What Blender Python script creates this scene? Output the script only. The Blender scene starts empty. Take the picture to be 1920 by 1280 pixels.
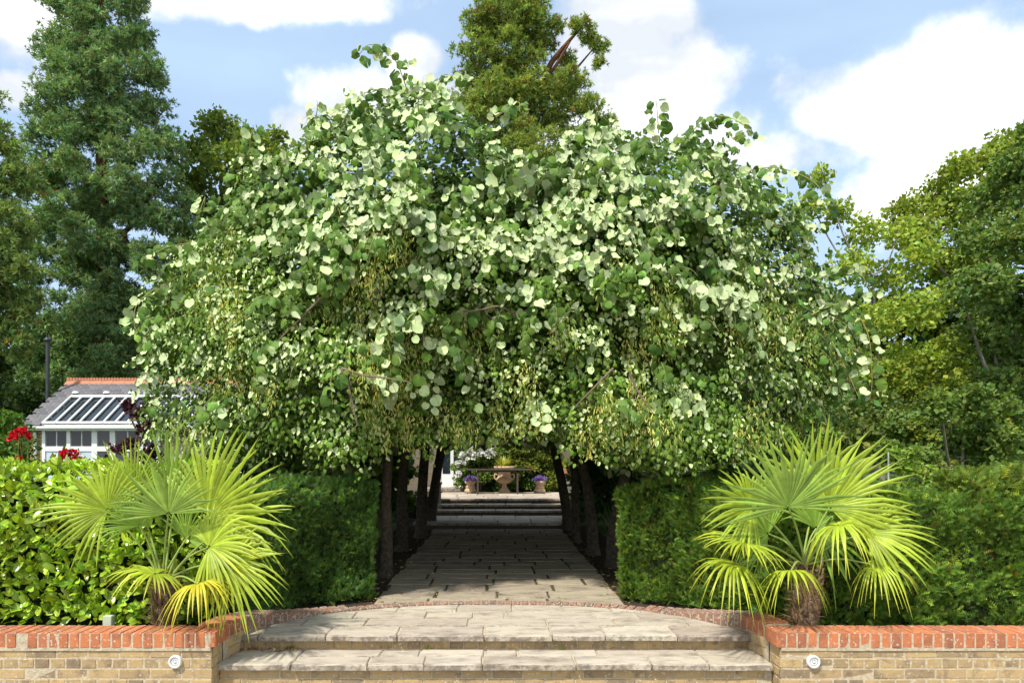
import bpy, bmesh, math, random
import numpy as np
from mathutils import Vector, Matrix

random.seed(7)
rng = np.random.default_rng(11)
sc = bpy.context.scene
COL = sc.collection
F = 1300.0; EYE = 1.425; CU = 930.0; CV = 850.0

# ------------------------------------------------------------------ camera
cam = bpy.data.cameras.new('camera'); cob = bpy.data.objects.new('camera', cam); COL.objects.link(cob)
cob.location = (0, 0, EYE); cob.rotation_euler = (math.radians(90), 0, 0)
cam.sensor_width = 36; cam.lens = 36*F/1920; cam.shift_x = 30/1920; cam.shift_y = 210/1920
cam.clip_end = 2000; cam.clip_start = 0.05
sc.camera = cob

# ------------------------------------------------------------------ sky, sun, exposure
SUN_EL = math.radians(56); SUN_AZ = math.radians(218)      # azimuth clockwise from +Y: behind the camera, to its left
world = bpy.data.worlds.new('World'); sc.world = world; world.use_nodes = True
nt = world.node_tree; nt.nodes.clear()
def N(t, typ, **kw):
    n = t.nodes.new(typ)
    for k, v in kw.items(): setattr(n, k, v)
    return n
def L(t, a, b): t.links.new(a, b)
def math_node(t, op, a, b=None, c=None, clamp=False):
    n = t.nodes.new('ShaderNodeMath'); n.operation = op; n.use_clamp = clamp
    for i, v in enumerate((a, b, c)):
        if v is None: continue
        if isinstance(v, (int, float)): n.inputs[i].default_value = v
        else: t.links.new(v, n.inputs[i])
    return n.outputs[0]
def make_world():
    out = N(nt, 'ShaderNodeOutputWorld'); bg = N(nt, 'ShaderNodeBackground'); bg.inputs[1].default_value = 0.13
    sky = N(nt, 'ShaderNodeTexSky', sky_type='NISHITA'); sky.sun_disc = False
    sky.sun_elevation = SUN_EL; sky.sun_rotation = SUN_AZ; sky.air_density = 1.0; sky.dust_density = 1.5; sky.ozone_density = 1.0
    tc = N(nt, 'ShaderNodeTexCoord')
    sep = N(nt, 'ShaderNodeSeparateXYZ'); L(nt, tc.outputs['Generated'], sep.inputs[0])
    X, Y, Z = sep.outputs
    Yc = math_node(nt, 'MAXIMUM', Y, 0.08)
    px = math_node(nt, 'DIVIDE', X, Yc); pz = math_node(nt, 'DIVIDE', Z, Yc)
    # wobble the cloud outlines
    nz = N(nt, 'ShaderNodeTexNoise'); nz.inputs['Scale'].default_value = 6.5; nz.inputs['Detail'].default_value = 9; nz.inputs['Roughness'].default_value = 0.56
    L(nt, tc.outputs['Generated'], nz.inputs['Vector'])
    n1 = math_node(nt, 'SUBTRACT', nz.outputs['Fac'], 0.5)
    big = N(nt, 'ShaderNodeTexNoise'); big.inputs['Scale'].default_value = 1.7; big.inputs['Detail'].default_value = 4
    L(nt, tc.outputs['Generated'], big.inputs['Vector'])
    # clouds: centre and radii as tangents of the direction from the place
    blobs = [(10, 20, 170, 110), (20, 165, 60, 40), (470, 2, 300, 40), (640, 180, 85, 55), (560, 260, 80, 60), (790, 110, 60, 45),(820, 190, 110, 60),
             (1180, 90, 150, 140), (1290, 130, 110, 90), (1150, 250, 180, 110), (1330, 270, 170, 80), (1250, 30, 60, 60),
             (1640, 185, 190, 110), (1800, 165, 190, 140), (1900, 190, 180, 140), (1740, 380, 200, 95), (1560, 215, 110, 75), (1420, 290, 200, 60), (1850,330,150,60)]
    cur = None
    for (u, v, ru, rv) in blobs:
        cx = (u-CU)/F; cz = (CV-v)/F; rx = ru/F; rz = rv/F
        a = math_node(nt, 'DIVIDE', math_node(nt, 'SUBTRACT', px, cx), rx)
        b = math_node(nt, 'DIVIDE', math_node(nt, 'SUBTRACT', pz, cz), rz)
        q = math_node(nt, 'SQRT', math_node(nt, 'ADD', math_node(nt, 'MULTIPLY', a, a), math_node(nt, 'MULTIPLY', b, b)))
        s = math_node(nt, 'SUBTRACT', 1.0, q)
        cur = s if cur is None else math_node(nt, 'MAXIMUM', cur, s)
    gen = math_node(nt, 'MULTIPLY', math_node(nt, 'SUBTRACT', big.outputs['Fac'], 0.50), 4.0)     # unseen clouds elsewhere in the sky, cover raised to add fill light
    front = N(nt, 'ShaderNodeMapRange'); front.inputs['From Min'].default_value = 0.35; front.inputs['From Max'].default_value = 0.6
    L(nt, Y, front.inputs['Value'])
    mixd = N(nt, 'ShaderNodeMix'); L(nt, front.outputs[0], mixd.inputs['Factor']); L(nt, gen, mixd.inputs['A']); L(nt, cur, mixd.inputs['B'])
    d = math_node(nt, 'ADD', mixd.outputs['Result'], math_node(nt, 'MULTIPLY', n1, 3.2))
    mr = N(nt, 'ShaderNodeMapRange'); mr.interpolation_type = 'SMOOTHSTEP'
    mr.inputs['From Min'].default_value = -0.20; mr.inputs['From Max'].default_value = 0.42
    L(nt, d, mr.inputs['Value'])
    # thin veil
    veil = N(nt, 'ShaderNodeTexNoise'); veil.inputs['Scale'].default_value = 2.6; veil.inputs['Detail'].default_value = 5
    mp = N(nt, 'ShaderNodeMapping'); mp.inputs['Scale'].default_value = (1, 1, 3.5); L(nt, tc.outputs['Generated'], mp.inputs[0]); L(nt, mp.outputs[0], veil.inputs['Vector'])
    vr = N(nt, 'ShaderNodeMapRange'); vr.inputs['From Min'].default_value = 0.3; vr.inputs['From Max'].default_value = 0.75
    vr.inputs['To Min'].default_value = 0.5; vr.inputs['To Max'].default_value = 0.95
    L(nt, veil.outputs['Fac'], vr.inputs['Value'])
    m1 = N(nt, 'ShaderNodeMix', data_type='RGBA'); m1.inputs[7].default_value = (3.2, 4.3, 5.7, 1)
    gain = N(nt, 'ShaderNodeMix', data_type='RGBA', blend_type='MULTIPLY'); gain.inputs[0].default_value = 1; gain.inputs[7].default_value = (1.2, 1.15, 1.1, 1)
    L(nt, sky.outputs[0], gain.inputs[6])
    L(nt, vr.outputs[0], m1.inputs[0]); L(nt, gain.outputs[2], m1.inputs[6])
    m2 = N(nt, 'ShaderNodeMix', data_type='RGBA'); L(nt, mr.outputs[0], m2.inputs[0]); L(nt, m1.outputs[2], m2.inputs[6])
    shade = N(nt, 'ShaderNodeMix', data_type='RGBA'); shade.inputs[6].default_value = (4.35, 4.6, 4.95, 1); shade.inputs[7].default_value = (9.5, 9.5, 9.4, 1)
    sr = N(nt, 'ShaderNodeMapRange'); sr.inputs['From Min'].default_value = 0.0; sr.inputs['From Max'].default_value = 0.9; L(nt, math_node(nt, 'ADD', math_node(nt, 'MULTIPLY', math_node(nt, 'SUBTRACT', veil.outputs['Fac'], .38), 2.2), math_node(nt, 'MULTIPLY', n1, 1.2)), sr.inputs['Value'])
    L(nt, sr.outputs[0], shade.inputs[0]); L(nt, shade.outputs[2], m2.inputs[7])
    L(nt, m2.outputs[2], bg.inputs[0]); L(nt, bg.outputs[0], out.inputs[0])
make_world()
sun = bpy.data.lights.new('sun', 'SUN'); so = bpy.data.objects.new('sun', sun); COL.objects.link(so)
sun.energy = 4.0; sun.angle = math.radians(3.0); sun.color = (1.0, 0.95, 0.86)
sd = Vector((math.sin(SUN_AZ)*math.cos(SUN_EL), math.cos(SUN_AZ)*math.cos(SUN_EL), math.sin(SUN_EL)))
so.rotation_euler = (-sd).to_track_quat('-Z', 'Y').to_euler()
sc.view_settings.view_transform = 'Standard'; sc.view_settings.look = 'None'
sc.view_settings.gamma = 1; sc.view_settings.exposure = 0.62; sc.view_settings.use_curve_mapping = False

# ------------------------------------------------------------------ helpers
def at(u, v, d): return np.array([(u-CU)/F*d, d, EYE-(v-CV)/F*d])
def tag(o, label=None, cat=None, group=None, kind=None):
    if label: o['label'] = label
    if cat: o['category'] = cat
    if group: o['group'] = group
    if kind: o['kind'] = kind
    return o
def empty(name, loc, label=None, cat=None, group=None, kind=None):
    o = bpy.data.objects.new(name, None); COL.objects.link(o); o.location = loc; o.empty_display_size = 0.1
    return tag(o, label, cat, group, kind)
def link_mesh(name, me, mat=None, parent=None, kind=None, loc=None):
    o = bpy.data.objects.new(name, me); COL.objects.link(o)
    if mat is not None and len(me.materials) == 0: me.materials.append(mat)
    if parent is not None:
        o.parent = parent
        if loc is None:      # mesh written in world coordinates
            o.matrix_parent_inverse = Matrix.Translation(-Vector(parent.location))
        else: o.location = Vector(loc)-Vector(parent.location)
    elif loc is not None: o.location = loc
    if kind: o['kind'] = kind
    return o
def smooth(me):
    me.polygons.foreach_set('use_smooth', [True]*len(me.polygons)); me.update()
def mesh_np(name, V, Fc, C=None, sm=False):
    me = bpy.data.meshes.new(name); V = np.asarray(V, dtype=np.float32); Fc = np.asarray(Fc, dtype=np.int32)
    k = Fc.shape[1]; n = len(Fc)
    me.vertices.add(len(V)); me.vertices.foreach_set('co', V.ravel())
    me.loops.add(n*k); me.loops.foreach_set('vertex_index', Fc.ravel())
    me.polygons.add(n); me.polygons.foreach_set('loop_start', np.arange(n, dtype=np.int32)*k)
    me.polygons.foreach_set('loop_total', np.full(n, k, dtype=np.int32))
    me.update(calc_edges=True)
    if sm: me.polygons.foreach_set('use_smooth', np.ones(n, dtype=bool))
    if C is not None:
        a = me.color_attributes.new('Col', 'FLOAT_COLOR', 'POINT')
        C4 = np.ones((len(V), 4), dtype=np.float32); C4[:, :3] = C
        a.data.foreach_set('color', C4.ravel())
    return me
def norm(a): return a/np.maximum(np.linalg.norm(a, axis=-1, keepdims=True), 1e-9)
def scatter(name, P, T, Nn, S, C, tmpl, sm=True, WK=None):
    """copies of a small leaf template: axes side/tip/normal, one mesh"""
    tv, tf = tmpl; m = len(tv); n = len(P)
    T = norm(T); Nn = norm(Nn - T*np.sum(Nn*T, 1, keepdims=True)); B = np.cross(T, Nn)
    S = np.asarray(S).reshape(-1, 1)
    if WK is not None: B = B*WK[0].reshape(-1, 1); Nn = Nn*WK[1].reshape(-1, 1)
    V = P[:, None, :] + S[:, :, None]*(tv[None, :, 0:1]*B[:, None, :] + tv[None, :, 1:2]*T[:, None, :] + tv[None, :, 2:3]*Nn[:, None, :])
    Fc = (tf[None] + (np.arange(n)*m)[:, None, None]).reshape(-1, tf.shape[1])
    return mesh_np(name, V.reshape(-1, 3), Fc, np.repeat(C, m, axis=0), sm)
def vnoise(P, seed=0):
    P = np.asarray(P, float); i = np.floor(P).astype(np.int64); f = P-i; f = f*f*(3-2*f); r = 0
    for dx in (0, 1):
        for dy in (0, 1):
            for dz in (0, 1):
                h = (i[..., 0]+dx)*374761393 + (i[..., 1]+dy)*668265263 + (i[..., 2]+dz)*2147483647 + seed*974711
                h = (h ^ (h >> 13))*1274126177; h = (h ^ (h >> 16)) & 0xffff
                w = (f[..., 0] if dx else 1-f[..., 0])*(f[..., 1] if dy else 1-f[..., 1])*(f[..., 2] if dz else 1-f[..., 2])
                r = r + w*h/65535.0
    return r
def box_bm(bm, x0, x1, y0, y1, z0, z1):
    v = [bm.verts.new(p) for p in ((x0,y0,z0),(x1,y0,z0),(x1,y1,z0),(x0,y1,z0),(x0,y0,z1),(x1,y0,z1),(x1,y1,z1),(x0,y1,z1))]
    for f in ((0,3,2,1),(4,5,6,7),(0,1,5,4),(1,2,6,5),(2,3,7,6),(3,0,4,7)): bm.faces.new([v[i] for i in f])
def box(name, x0, x1, y0, y1, z0, z1, mat, parent=None, bevel=0.0, kind=None):
    bm = bmesh.new(); box_bm(bm, x0, x1, y0, y1, z0, z1)
    if bevel: bmesh.ops.bevel(bm, geom=bm.edges[:], offset=bevel, segments=2, affect='EDGES')
    me = bpy.data.meshes.new(name); bm.to_mesh(me); bm.free()
    return link_mesh(name, me, mat, parent, kind)
def tube_arrays(pts, rad, sides=8, seed=0, rough=0.0):
    pts = np.asarray(pts, float); n = len(pts); rad = np.broadcast_to(np.asarray(rad, float), (n,))
    tan = norm(np.gradient(pts, axis=0)); ref = np.array([0.31, 0.93, 0.17]); V = []
    r = np.random.default_rng(seed)
    for i in range(n):
        a = np.cross(tan[i], ref); a /= max(np.linalg.norm(a), 1e-6); b = np.cross(tan[i], a)
        for k in range(sides):
            t = 2*math.pi*k/sides; q = rad[i]*(1+rough*(r.random()-.5))
            V.append(pts[i]+q*(math.cos(t)*a+math.sin(t)*b))
    Fc = [(i*sides+k, i*sides+(k+1) % sides, (i+1)*sides+(k+1) % sides, (i+1)*sides+k) for i in range(n-1) for k in range(sides)]
    return np.array(V), np.array(Fc)
def tubes(name, lst, mat, parent=None, kind=None, sides=6, rough=0.0):
    Vs, Fs, o = [], [], 0
    for j, (p, r) in enumerate(lst):
        V, Fc = tube_arrays(p, r, sides, j, rough); Vs.append(V); Fs.append(Fc+o); o += len(V)
    return link_mesh(name, mesh_np(name, np.concatenate(Vs), np.concatenate(Fs), None, True), mat, parent, kind)
def curve3(pts, n=10):
    """Catmull-Rom through the points"""
    p = [np.array(q, float) for q in pts]; p = [2*p[0]-p[1]]+p+[2*p[-1]-p[-2]]; out = []
    for i in range(1, len(p)-2):
        for t in np.linspace(0, 1, n, endpoint=False):
            out.append(.5*((2*p[i])+(-p[i-1]+p[i+1])*t+(2*p[i-1]-5*p[i]+4*p[i+1]-p[i+2])*t*t+(-p[i-1]+3*p[i]-3*p[i+1]+p[i+2])*t**3))
    out.append(p[-2]); return np.array(out)
def lathe(name, prof, loc, mat, parent=None, seg=28, flute=None):
    V = []; n = len(prof)
    for i, (r, z) in enumerate(prof):
        for k in range(seg):
            t = 2*math.pi*k/seg; q = r
            if flute and flute[0] <= z <= flute[1]: q = r*(1+0.06*(1 if k % 2 else -1))
            V.append((loc[0]+q*math.cos(t), loc[1]+q*math.sin(t), loc[2]+z))
    Fc = [(i*seg+k, i*seg+(k+1) % seg, (i+1)*seg+(k+1) % seg, (i+1)*seg+k) for i in range(n-1) for k in range(seg)]
    return link_mesh(name, mesh_np(name, V, Fc, None, True), mat, parent)

# ------------------------------------------------------------------ leaf templates
def T_heart():
    o = [(0, .05), (.22, -.03), (.47, .12), (.55, .40), (.46, .70), (.20, .90), (0, 1.0)]
    v = [(0, .45, 0.0)]; f = []
    for sgn in (1, -1):
        s0 = len(v)
        for (x, y) in o: v.append((sgn*x, y, -.34*abs(x)**1.3 - .35*(y-.4)**2 + .07*math.sin(9*y+2.5*sgn)))
        for i in range(len(o)-1): f.append((0, s0+i, s0+i+1) if sgn > 0 else (0, s0+i+1, s0+i))
    return np.array(v, float), np.array(f)
def T_heart_low():
    v = [(0, 0, 0), (.42, .2, -.12), (.34, .62, -.1), (0, 1, -.08), (-.34, .62, -.1), (-.42, .2, -.12), (0, .45, .03)]
    f = [(6, 0, 1), (6, 1, 2), (6, 2, 3), (6, 3, 4), (6, 4, 5), (6, 5, 0)]
    return np.array(v, float), np.array(f)
def T_laurel():
    ys = [0, .2, .45, .72, 1]; w = [0, .15, .20, .14, 0]
    v = []; f = []
    for i, (y, q) in enumerate(zip(ys, w)):
        z = -.22*(y-.4)**2
        v += [(q, y, z+.25*q), (0, y, z), (-q, y, z+.25*q)]
    for i in range(len(ys)-1):
        a = i*3
        for k in (0, 1): f += [(a+k, a+k+1, a+k+4), (a+k, a+k+4, a+k+3)]
    return np.array(v, float), np.array(f)
def T_quad():
    v = [(0, 0, 0), (.4, .45, -.1), (0, 1, -.05), (-.4, .5, -.1)]
    return np.array(v, float), np.array([(0, 1, 2), (0, 2, 3)])
def T_sprig(n=4, w=.11, l=.42):
    v = []; f = []
    for i in range(n):
        y = .12+.75*i/(n-1)
        for s in (1, -1):
            a = len(v); ln = l*(1-.5*i/n)
            v += [(0, y, 0), (s*ln, y+.28, .06), (0, y+w*1.6, .02)]; f.append((a, a+1, a+2))
    a = len(v); v += [(-.05, 0, 0), (.05, 0, 0), (0, 1.15, .04)]; f.append((a, a+1, a+2))
    return np.array(v, float), np.array(f)
def T_tuft(n=9):
    r = np.random.default_rng(3); v = []; f = []
    for i in range(n):
        d = r.normal(size=3); d[1] = abs(d[1])+.4; d /= np.linalg.norm(d); s = np.cross(d, r.normal(size=3)); s /= np.linalg.norm(s)
        a = len(v); ln = .7+.5*r.random(); v += [tuple(-s*.11+d*.05), tuple(s*.13+d*.3), tuple(d*ln)]; f.append((a, a+1, a+2))
    return np.array(v, float), np.array(f)
HEART, HEARTL, LAUREL, QUAD, SPRIG, TUFT = T_heart(), T_heart_low(), T_laurel(), T_quad(), T_sprig(), T_tuft()

# ------------------------------------------------------------------ materials
def new_mat(name):
    m = bpy.data.materials.new(name); m.use_nodes = True; t = m.node_tree; t.nodes.clear(); return m, t
def noise(t, scale, detail=4, rough=.6, vec=None):
    n = N(t, 'ShaderNodeTexNoise'); n.inputs['Scale'].default_value = scale; n.inputs['Detail'].default_value = detail; n.inputs['Roughness'].default_value = rough
    if vec is not None: L(t, vec, n.inputs['Vector'])
    return n.outputs['Fac']
def ramp(t, fac, a, b, lo=0.0, hi=1.0):
    mr = N(t, 'ShaderNodeMapRange'); mr.inputs['From Min'].default_value = a; mr.inputs['From Max'].default_value = b
    mr.inputs['To Min'].default_value = lo; mr.inputs['To Max'].default_value = hi; L(t, fac, mr.inputs['Value']); return mr.outputs[0]
def mixc(t, fac, a, b, mode='MIX'):
    n = N(t, 'ShaderNodeMix', data_type='RGBA', blend_type=mode)
    if isinstance(fac, (int, float)): n.inputs[0].default_value = fac
    else: L(t, fac, n.inputs[0])
    for i, c in ((6, a), (7, b)):
        if isinstance(c, tuple): n.inputs[i].default_value = (*c, 1)
        else: L(t, c, n.inputs[i])
    return n.outputs[2]
def finish(t, col, rough=.8, bump=None, bstr=.3, bdist=.01, spec=.3, metal=0):
    p = N(t, 'ShaderNodeBsdfPrincipled'); o = N(t, 'ShaderNodeOutputMaterial')
    if isinstance(col, tuple): p.inputs['Base Color'].default_value = (*col, 1)
    else: L(t, col, p.inputs['Base Color'])
    if isinstance(rough, (int, float)): p.inputs['Roughness'].default_value = rough
    else: L(t, rough, p.inputs['Roughness'])
    p.inputs['Specular IOR Level'].default_value = spec; p.inputs['Metallic'].default_value = metal
    if bump is not None:
        b = N(t, 'ShaderNodeBump'); b.inputs['Strength'].default_value = bstr; b.inputs['Distance'].default_value = bdist
        L(t, bump, b.inputs['Height']); L(t, b.outputs[0], p.inputs['Normal'])
    L(t, p.outputs[0], o.inputs[0]); return p
def WKr(n): return (rng.uniform(.62, 1.1, n), rng.uniform(.4, 2.6, n))
def leaf_mat(name, under=None, trans=.28, rough=.42, spec=.35, tgain=(1.5, 1.55, .5), vein=False):
    m, t = new_mat(name)
    a = N(t, 'ShaderNodeAttribute', attribute_name='Col'); col = a.outputs['Color']
    tc = N(t, 'ShaderNodeTexCoord')
    nz = noise(t, 14, 3, .6, tc.outputs['Object'])
    col = mixc(t, 1.0, col, mixc(t, ramp(t, nz, .3, .7), (.78, .8, .75), (1.2, 1.18, 1.2)), 'MULTIPLY')
    if under:
        g = N(t, 'ShaderNodeNewGeometry')
        uc = mixc(t, ramp(t, noise(t, 30, 2, .5, tc.outputs['Object']), .3, .7), under, tuple(min(1, c*1.18) for c in under))
        tint = mixc(t, .35, uc, mixc(t, 1.0, col, (4.2, 3.6, 4.2), 'MULTIPLY'))
        col2 = mixc(t, g.outputs['Backfacing'], col, tint)
    else: col2 = col
    p = N(t, 'ShaderNodeBsdfPrincipled'); L(t, col2, p.inputs['Base Color']); p.inputs['Roughness'].default_value = rough
    p.inputs['Specular IOR Level'].default_value = spec
    tr = N(t, 'ShaderNodeBsdfTranslucent'); L(t, mixc(t, 1.0, col, tgain, 'MULTIPLY'), tr.inputs[0])
    mx = N(t, 'ShaderNodeMixShader'); mx.inputs[0].default_value = trans
    L(t, p.outputs[0], mx.inputs[1]); L(t, tr.outputs[0], mx.inputs[2])
    o = N(t, 'ShaderNodeOutputMaterial'); L(t, mx.outputs[0], o.inputs[0]); return m
def plain(name, c, rough=.6, spec=.3, metal=0, nscale=None, var=.15, bstr=.2):
    m, t = new_mat(name); tc = N(t, 'ShaderNodeTexCoord')
    nz = noise(t, nscale or 12, 5, .6, tc.outputs['Object'])
    col = mixc(t, ramp(t, nz, .3, .7), tuple(x*(1-var) for x in c), tuple(min(1, x*(1+var)) for x in c))
    finish(t, col, rough, nz, bstr, .01, spec, metal); return m
def brick_mat(name, c1, c2, dark, speck, sp_amt, mult=1.0):
    m, t = new_mat(name); tc = N(t, 'ShaderNodeTexCoord'); oi = N(t, 'ShaderNodeObjectInfo')
    off = N(t, 'ShaderNodeVectorMath', operation='ADD'); L(t, tc.outputs['Object'], off.inputs[0])
    cmb = N(t, 'ShaderNodeCombineXYZ')
    for i in range(3): L(t, math_node(t, 'MULTIPLY', oi.outputs['Random'], 37.0+11*i), cmb.inputs[i])
    L(t, cmb.outputs[0], off.inputs[1]); v = off.outputs[0]
    base = mixc(t, oi.outputs['Random'], c1, c2)
    base = mixc(t, ramp(t, noise(t, 9, 4, .65, v), .5, .72, 0, .75), base, dark)
    r2 = math_node(t, 'FRACT', math_node(t, 'MULTIPLY', oi.outputs['Random'], 7.31))
    base = mixc(t, ramp(t, r2, .72, 1.0, 0, .55), base, dark)
    base = mixc(t, ramp(t, noise(t, 45, 3, .6, v), 1-sp_amt, 1-sp_amt+.08), base, speck)
    fine = noise(t, 160, 4, .7, v)
    base = mixc(t, ramp(t, fine, .6, .75, 0, .5), base, tuple(x*.4 for x in dark))
    h = math_node(t, 'ADD', noise(t, 60, 5, .7, v), math_node(t, 'MULTIPLY', fine, .5))
    finish(t, base, .92, h, .7, .006, .15); return m
def slab_mat(name, c1, c2, stain, pale, amt=.5):
    m, t = new_mat(name); tc = N(t, 'ShaderNodeTexCoord'); oi = N(t, 'ShaderNodeObjectInfo')
    g = N(t, 'ShaderNodeNewGeometry')
    mp = N(t, 'ShaderNodeMapping'); mp.inputs['Scale'].default_value = (1, 2.2, 1); L(t, tc.outputs['Object'], mp.inputs[0])
    cmb = N(t, 'ShaderNodeCombineXYZ'); L(t, math_node(t, 'MULTIPLY', oi.outputs['Random'], 53.0), cmb.inputs[0]); L(t, math_node(t, 'MULTIPLY', oi.outputs['Random'], 31.0), cmb.inputs[2])
    off = N(t, 'ShaderNodeVectorMath', operation='ADD'); L(t, mp.outputs[0], off.inputs[0]); L(t, cmb.outputs[0], off.inputs[1]); v = off.outputs[0]
    base = mixc(t, oi.outputs['Random'], c1, c2)
    r2 = math_node(t, 'FRACT', math_node(t, 'MULTIPLY', oi.outputs['Random'], 9.7))
    base = mixc(t, math_node(t, 'MULTIPLY', r2, .5), base, pale)
    base = mixc(t, ramp(t, noise(t, 3.5, 6, .65, v), .47, .72, 0, amt), base, stain)
    base = mixc(t, ramp(t, noise(t, 22, 5, .7, v), .56, .7, 0, .55), base, pale)
    base = mixc(t, ramp(t, noise(t, 70, 4, .7, v), .6, .72, 0, .7), base, tuple(x*.45 for x in stain))
    # weathered grime on the vertical edges
    sx = N(t, 'ShaderNodeSeparateXYZ'); L(t, g.outputs['Normal'], sx.inputs[0])
    edge = math_node(t, 'MULTIPLY', ramp(t, sx.outputs[2], .35, .8, 1, 0), ramp(t, noise(t, 16, 4, .7, v), .42, .58, 0, .65))
    base = mixc(t, edge, base, tuple(x*.5 for x in stain))
    h = math_node(t, 'ADD', noise(t, 7, 5, .6, v), math_node(t, 'MULTIPLY', noise(t, 60, 4, .7, v), .35))
    finish(t, base, .88, h, .8, .015, .2); return m
M = {}
M['yellow_brick'] = brick_mat('yellow stock brick', (.46, .325, .155), (.35, .25, .135), (.13, .105, .085), (.54, .45, .32), .40)
M['old_brick'] = brick_mat('weathered brick', (.30, .15, .10), (.25, .15, .11), (.13, .10, .08), (.42, .37, .30), .46)
M['red_brick'] = brick_mat('red coping brick', (.52, .185, .08), (.38, .135, .065), (.17, .09, .065), (.55, .46, .36), .40)
M['mortar'] = plain('lime mortar', (.44, .37, .26), .95, .1, nscale=40, var=.25, bstr=.8)
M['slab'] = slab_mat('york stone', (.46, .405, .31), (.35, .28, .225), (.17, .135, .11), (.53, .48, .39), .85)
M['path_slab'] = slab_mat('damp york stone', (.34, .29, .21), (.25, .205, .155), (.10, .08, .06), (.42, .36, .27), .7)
M['soil'] = plain('soil', (.05, .038, .025), .95, .1, nscale=18, var=.4, bstr=1)
M['lawn'] = plain('grass ground', (.06, .10, .03), .95, .1, nscale=6, var=.35, bstr=.6)
M['patio'] = plain('patio', (.36, .33, .28), .9, .2, nscale=3, var=.2)
M['bark'] = plain('lime bark', (.085, .07, .05), .95, .1, nscale=22, var=.5, bstr=1)
M['redbark'] = plain('redwood bark', (.14, .065, .035), .95, .1, nscale=9, var=.4, bstr=1)
M['greybark'] = plain('grey bark', (.26, .23, .18), .95, .1, nscale=9, var=.35, bstr=1)
M['twig'] = plain('green twig', (.26, .24, .08), .7, .2, nscale=20, var=.2)
M['brown_twig'] = plain('brown twig', (.17, .12, .085), .8, .2, nscale=20, var=.3)
M['white_paint'] = plain('white paint', (.78, .78, .76), .4, .4, nscale=4, var=.04, bstr=.05)
M['lime'] = leaf_mat('silver lime leaf', under=(.53, .57, .38), trans=.2, rough=.5, spec=.14)
M['leaf'] = leaf_mat('broad leaf', trans=.3, rough=.55, spec=.14)
M['laurel'] = leaf_mat('laurel leaf', trans=.22, rough=.24, spec=.55)
M['palm'] = leaf_mat('palm frond', trans=.3, rough=.4, spec=.35, tgain=(1.3, 1.2, .4))
M['needle'] = leaf_mat('conifer spray', trans=.2, rough=.7, spec=.1)
M['petal'] = leaf_mat('petal', trans=.25, rough=.6, spec=.2, tgain=(1, 1, 1))
M['core'] = plain('shade-dark hedge core', (.022, .028, .012), .95, .05, nscale=30, var=.5, bstr=1)  # dark colour stands in for the shade inside the hedge
M['fibre'] = plain('palm trunk fibre', (.17, .11, .07), .95, .1, nscale=35, var=.5, bstr=1.5)
M['slate'] = None

# ------------------------------------------------------------------ ground
def sheet(name, rects, z, mat):
    bm = bmesh.new()
    for (x0, x1, y0, y1) in rects:
        bm.faces.new([bm.verts.new(p) for p in ((x0, y0, z), (x1, y0, z), (x1, y1, z), (x0, y1, z))])
    me = bpy.data.meshes.new(name); bm.to_mesh(me); bm.free()
    return link_mesh(name, me, mat, None, 'structure')
sheet('ground', [(-400, -2.2, 5.1, 600), (2.2, 400, 5.1, 600), (-2.2, 2.2, 6.4, 600)], -.03, M['soil'])
sheet('patio', [(-60, 60, -60, 5.6)], -.42, M['patio'])
sheet('lawn', [(-60, -1.9, 9.5, 60), (1.9, 60, 9.5, 60)], -.022, M['lawn'])

# ------------------------------------------------------------------ bricks
def brick_mesh(name, lx, ly, lz, mat, seed):
    r = random.Random(seed); bm = bmesh.new(); box_bm(bm, -lx/2, lx/2, -ly/2, ly/2, -lz/2, lz/2)
    bmesh.ops.bevel(bm, geom=bm.edges[:], offset=.004, segments=1, affect='EDGES')
    for v in bm.verts: v.co += Vector((r.uniform(-1, 1), r.uniform(-1, 1), r.uniform(-1, 1)))*.0018
    me = bpy.data.meshes.new(name); bm.to_mesh(me); bm.free(); me.materials.append(mat); return me
def brick_set(lx, ly, lz, mat): return [brick_mesh('brick', lx, ly, lz, mat, s) for s in range(5)]
B_str = brick_set(.215, .10, .065, M['yellow_brick']); B_head = brick_set(.1025, .10, .065, M['yellow_brick'])
B_half = brick_set(.15, .10, .065, M['yellow_brick'])
B_cop = brick_set(.0655, .225, .107, M['red_brick'])
B_copcurve = brick_set(.0655, .215, .107, M['red_brick']); B_old = brick_set(.0655, .215, .107, M['old_brick']); B_oldshort = brick_set(.0655, .115, .107, M['old_brick'])
def put_brick(meshes, loc, parent, rz=0, tilt=0):
    o = link_mesh('brick', random.choice(meshes), None, parent, None, loc)
    o.rotation_euler = (random.uniform(-.006, .006), random.uniform(-.008, .008)+tilt, rz+random.uniform(-.008, .008)); return o
WT = .137
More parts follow.
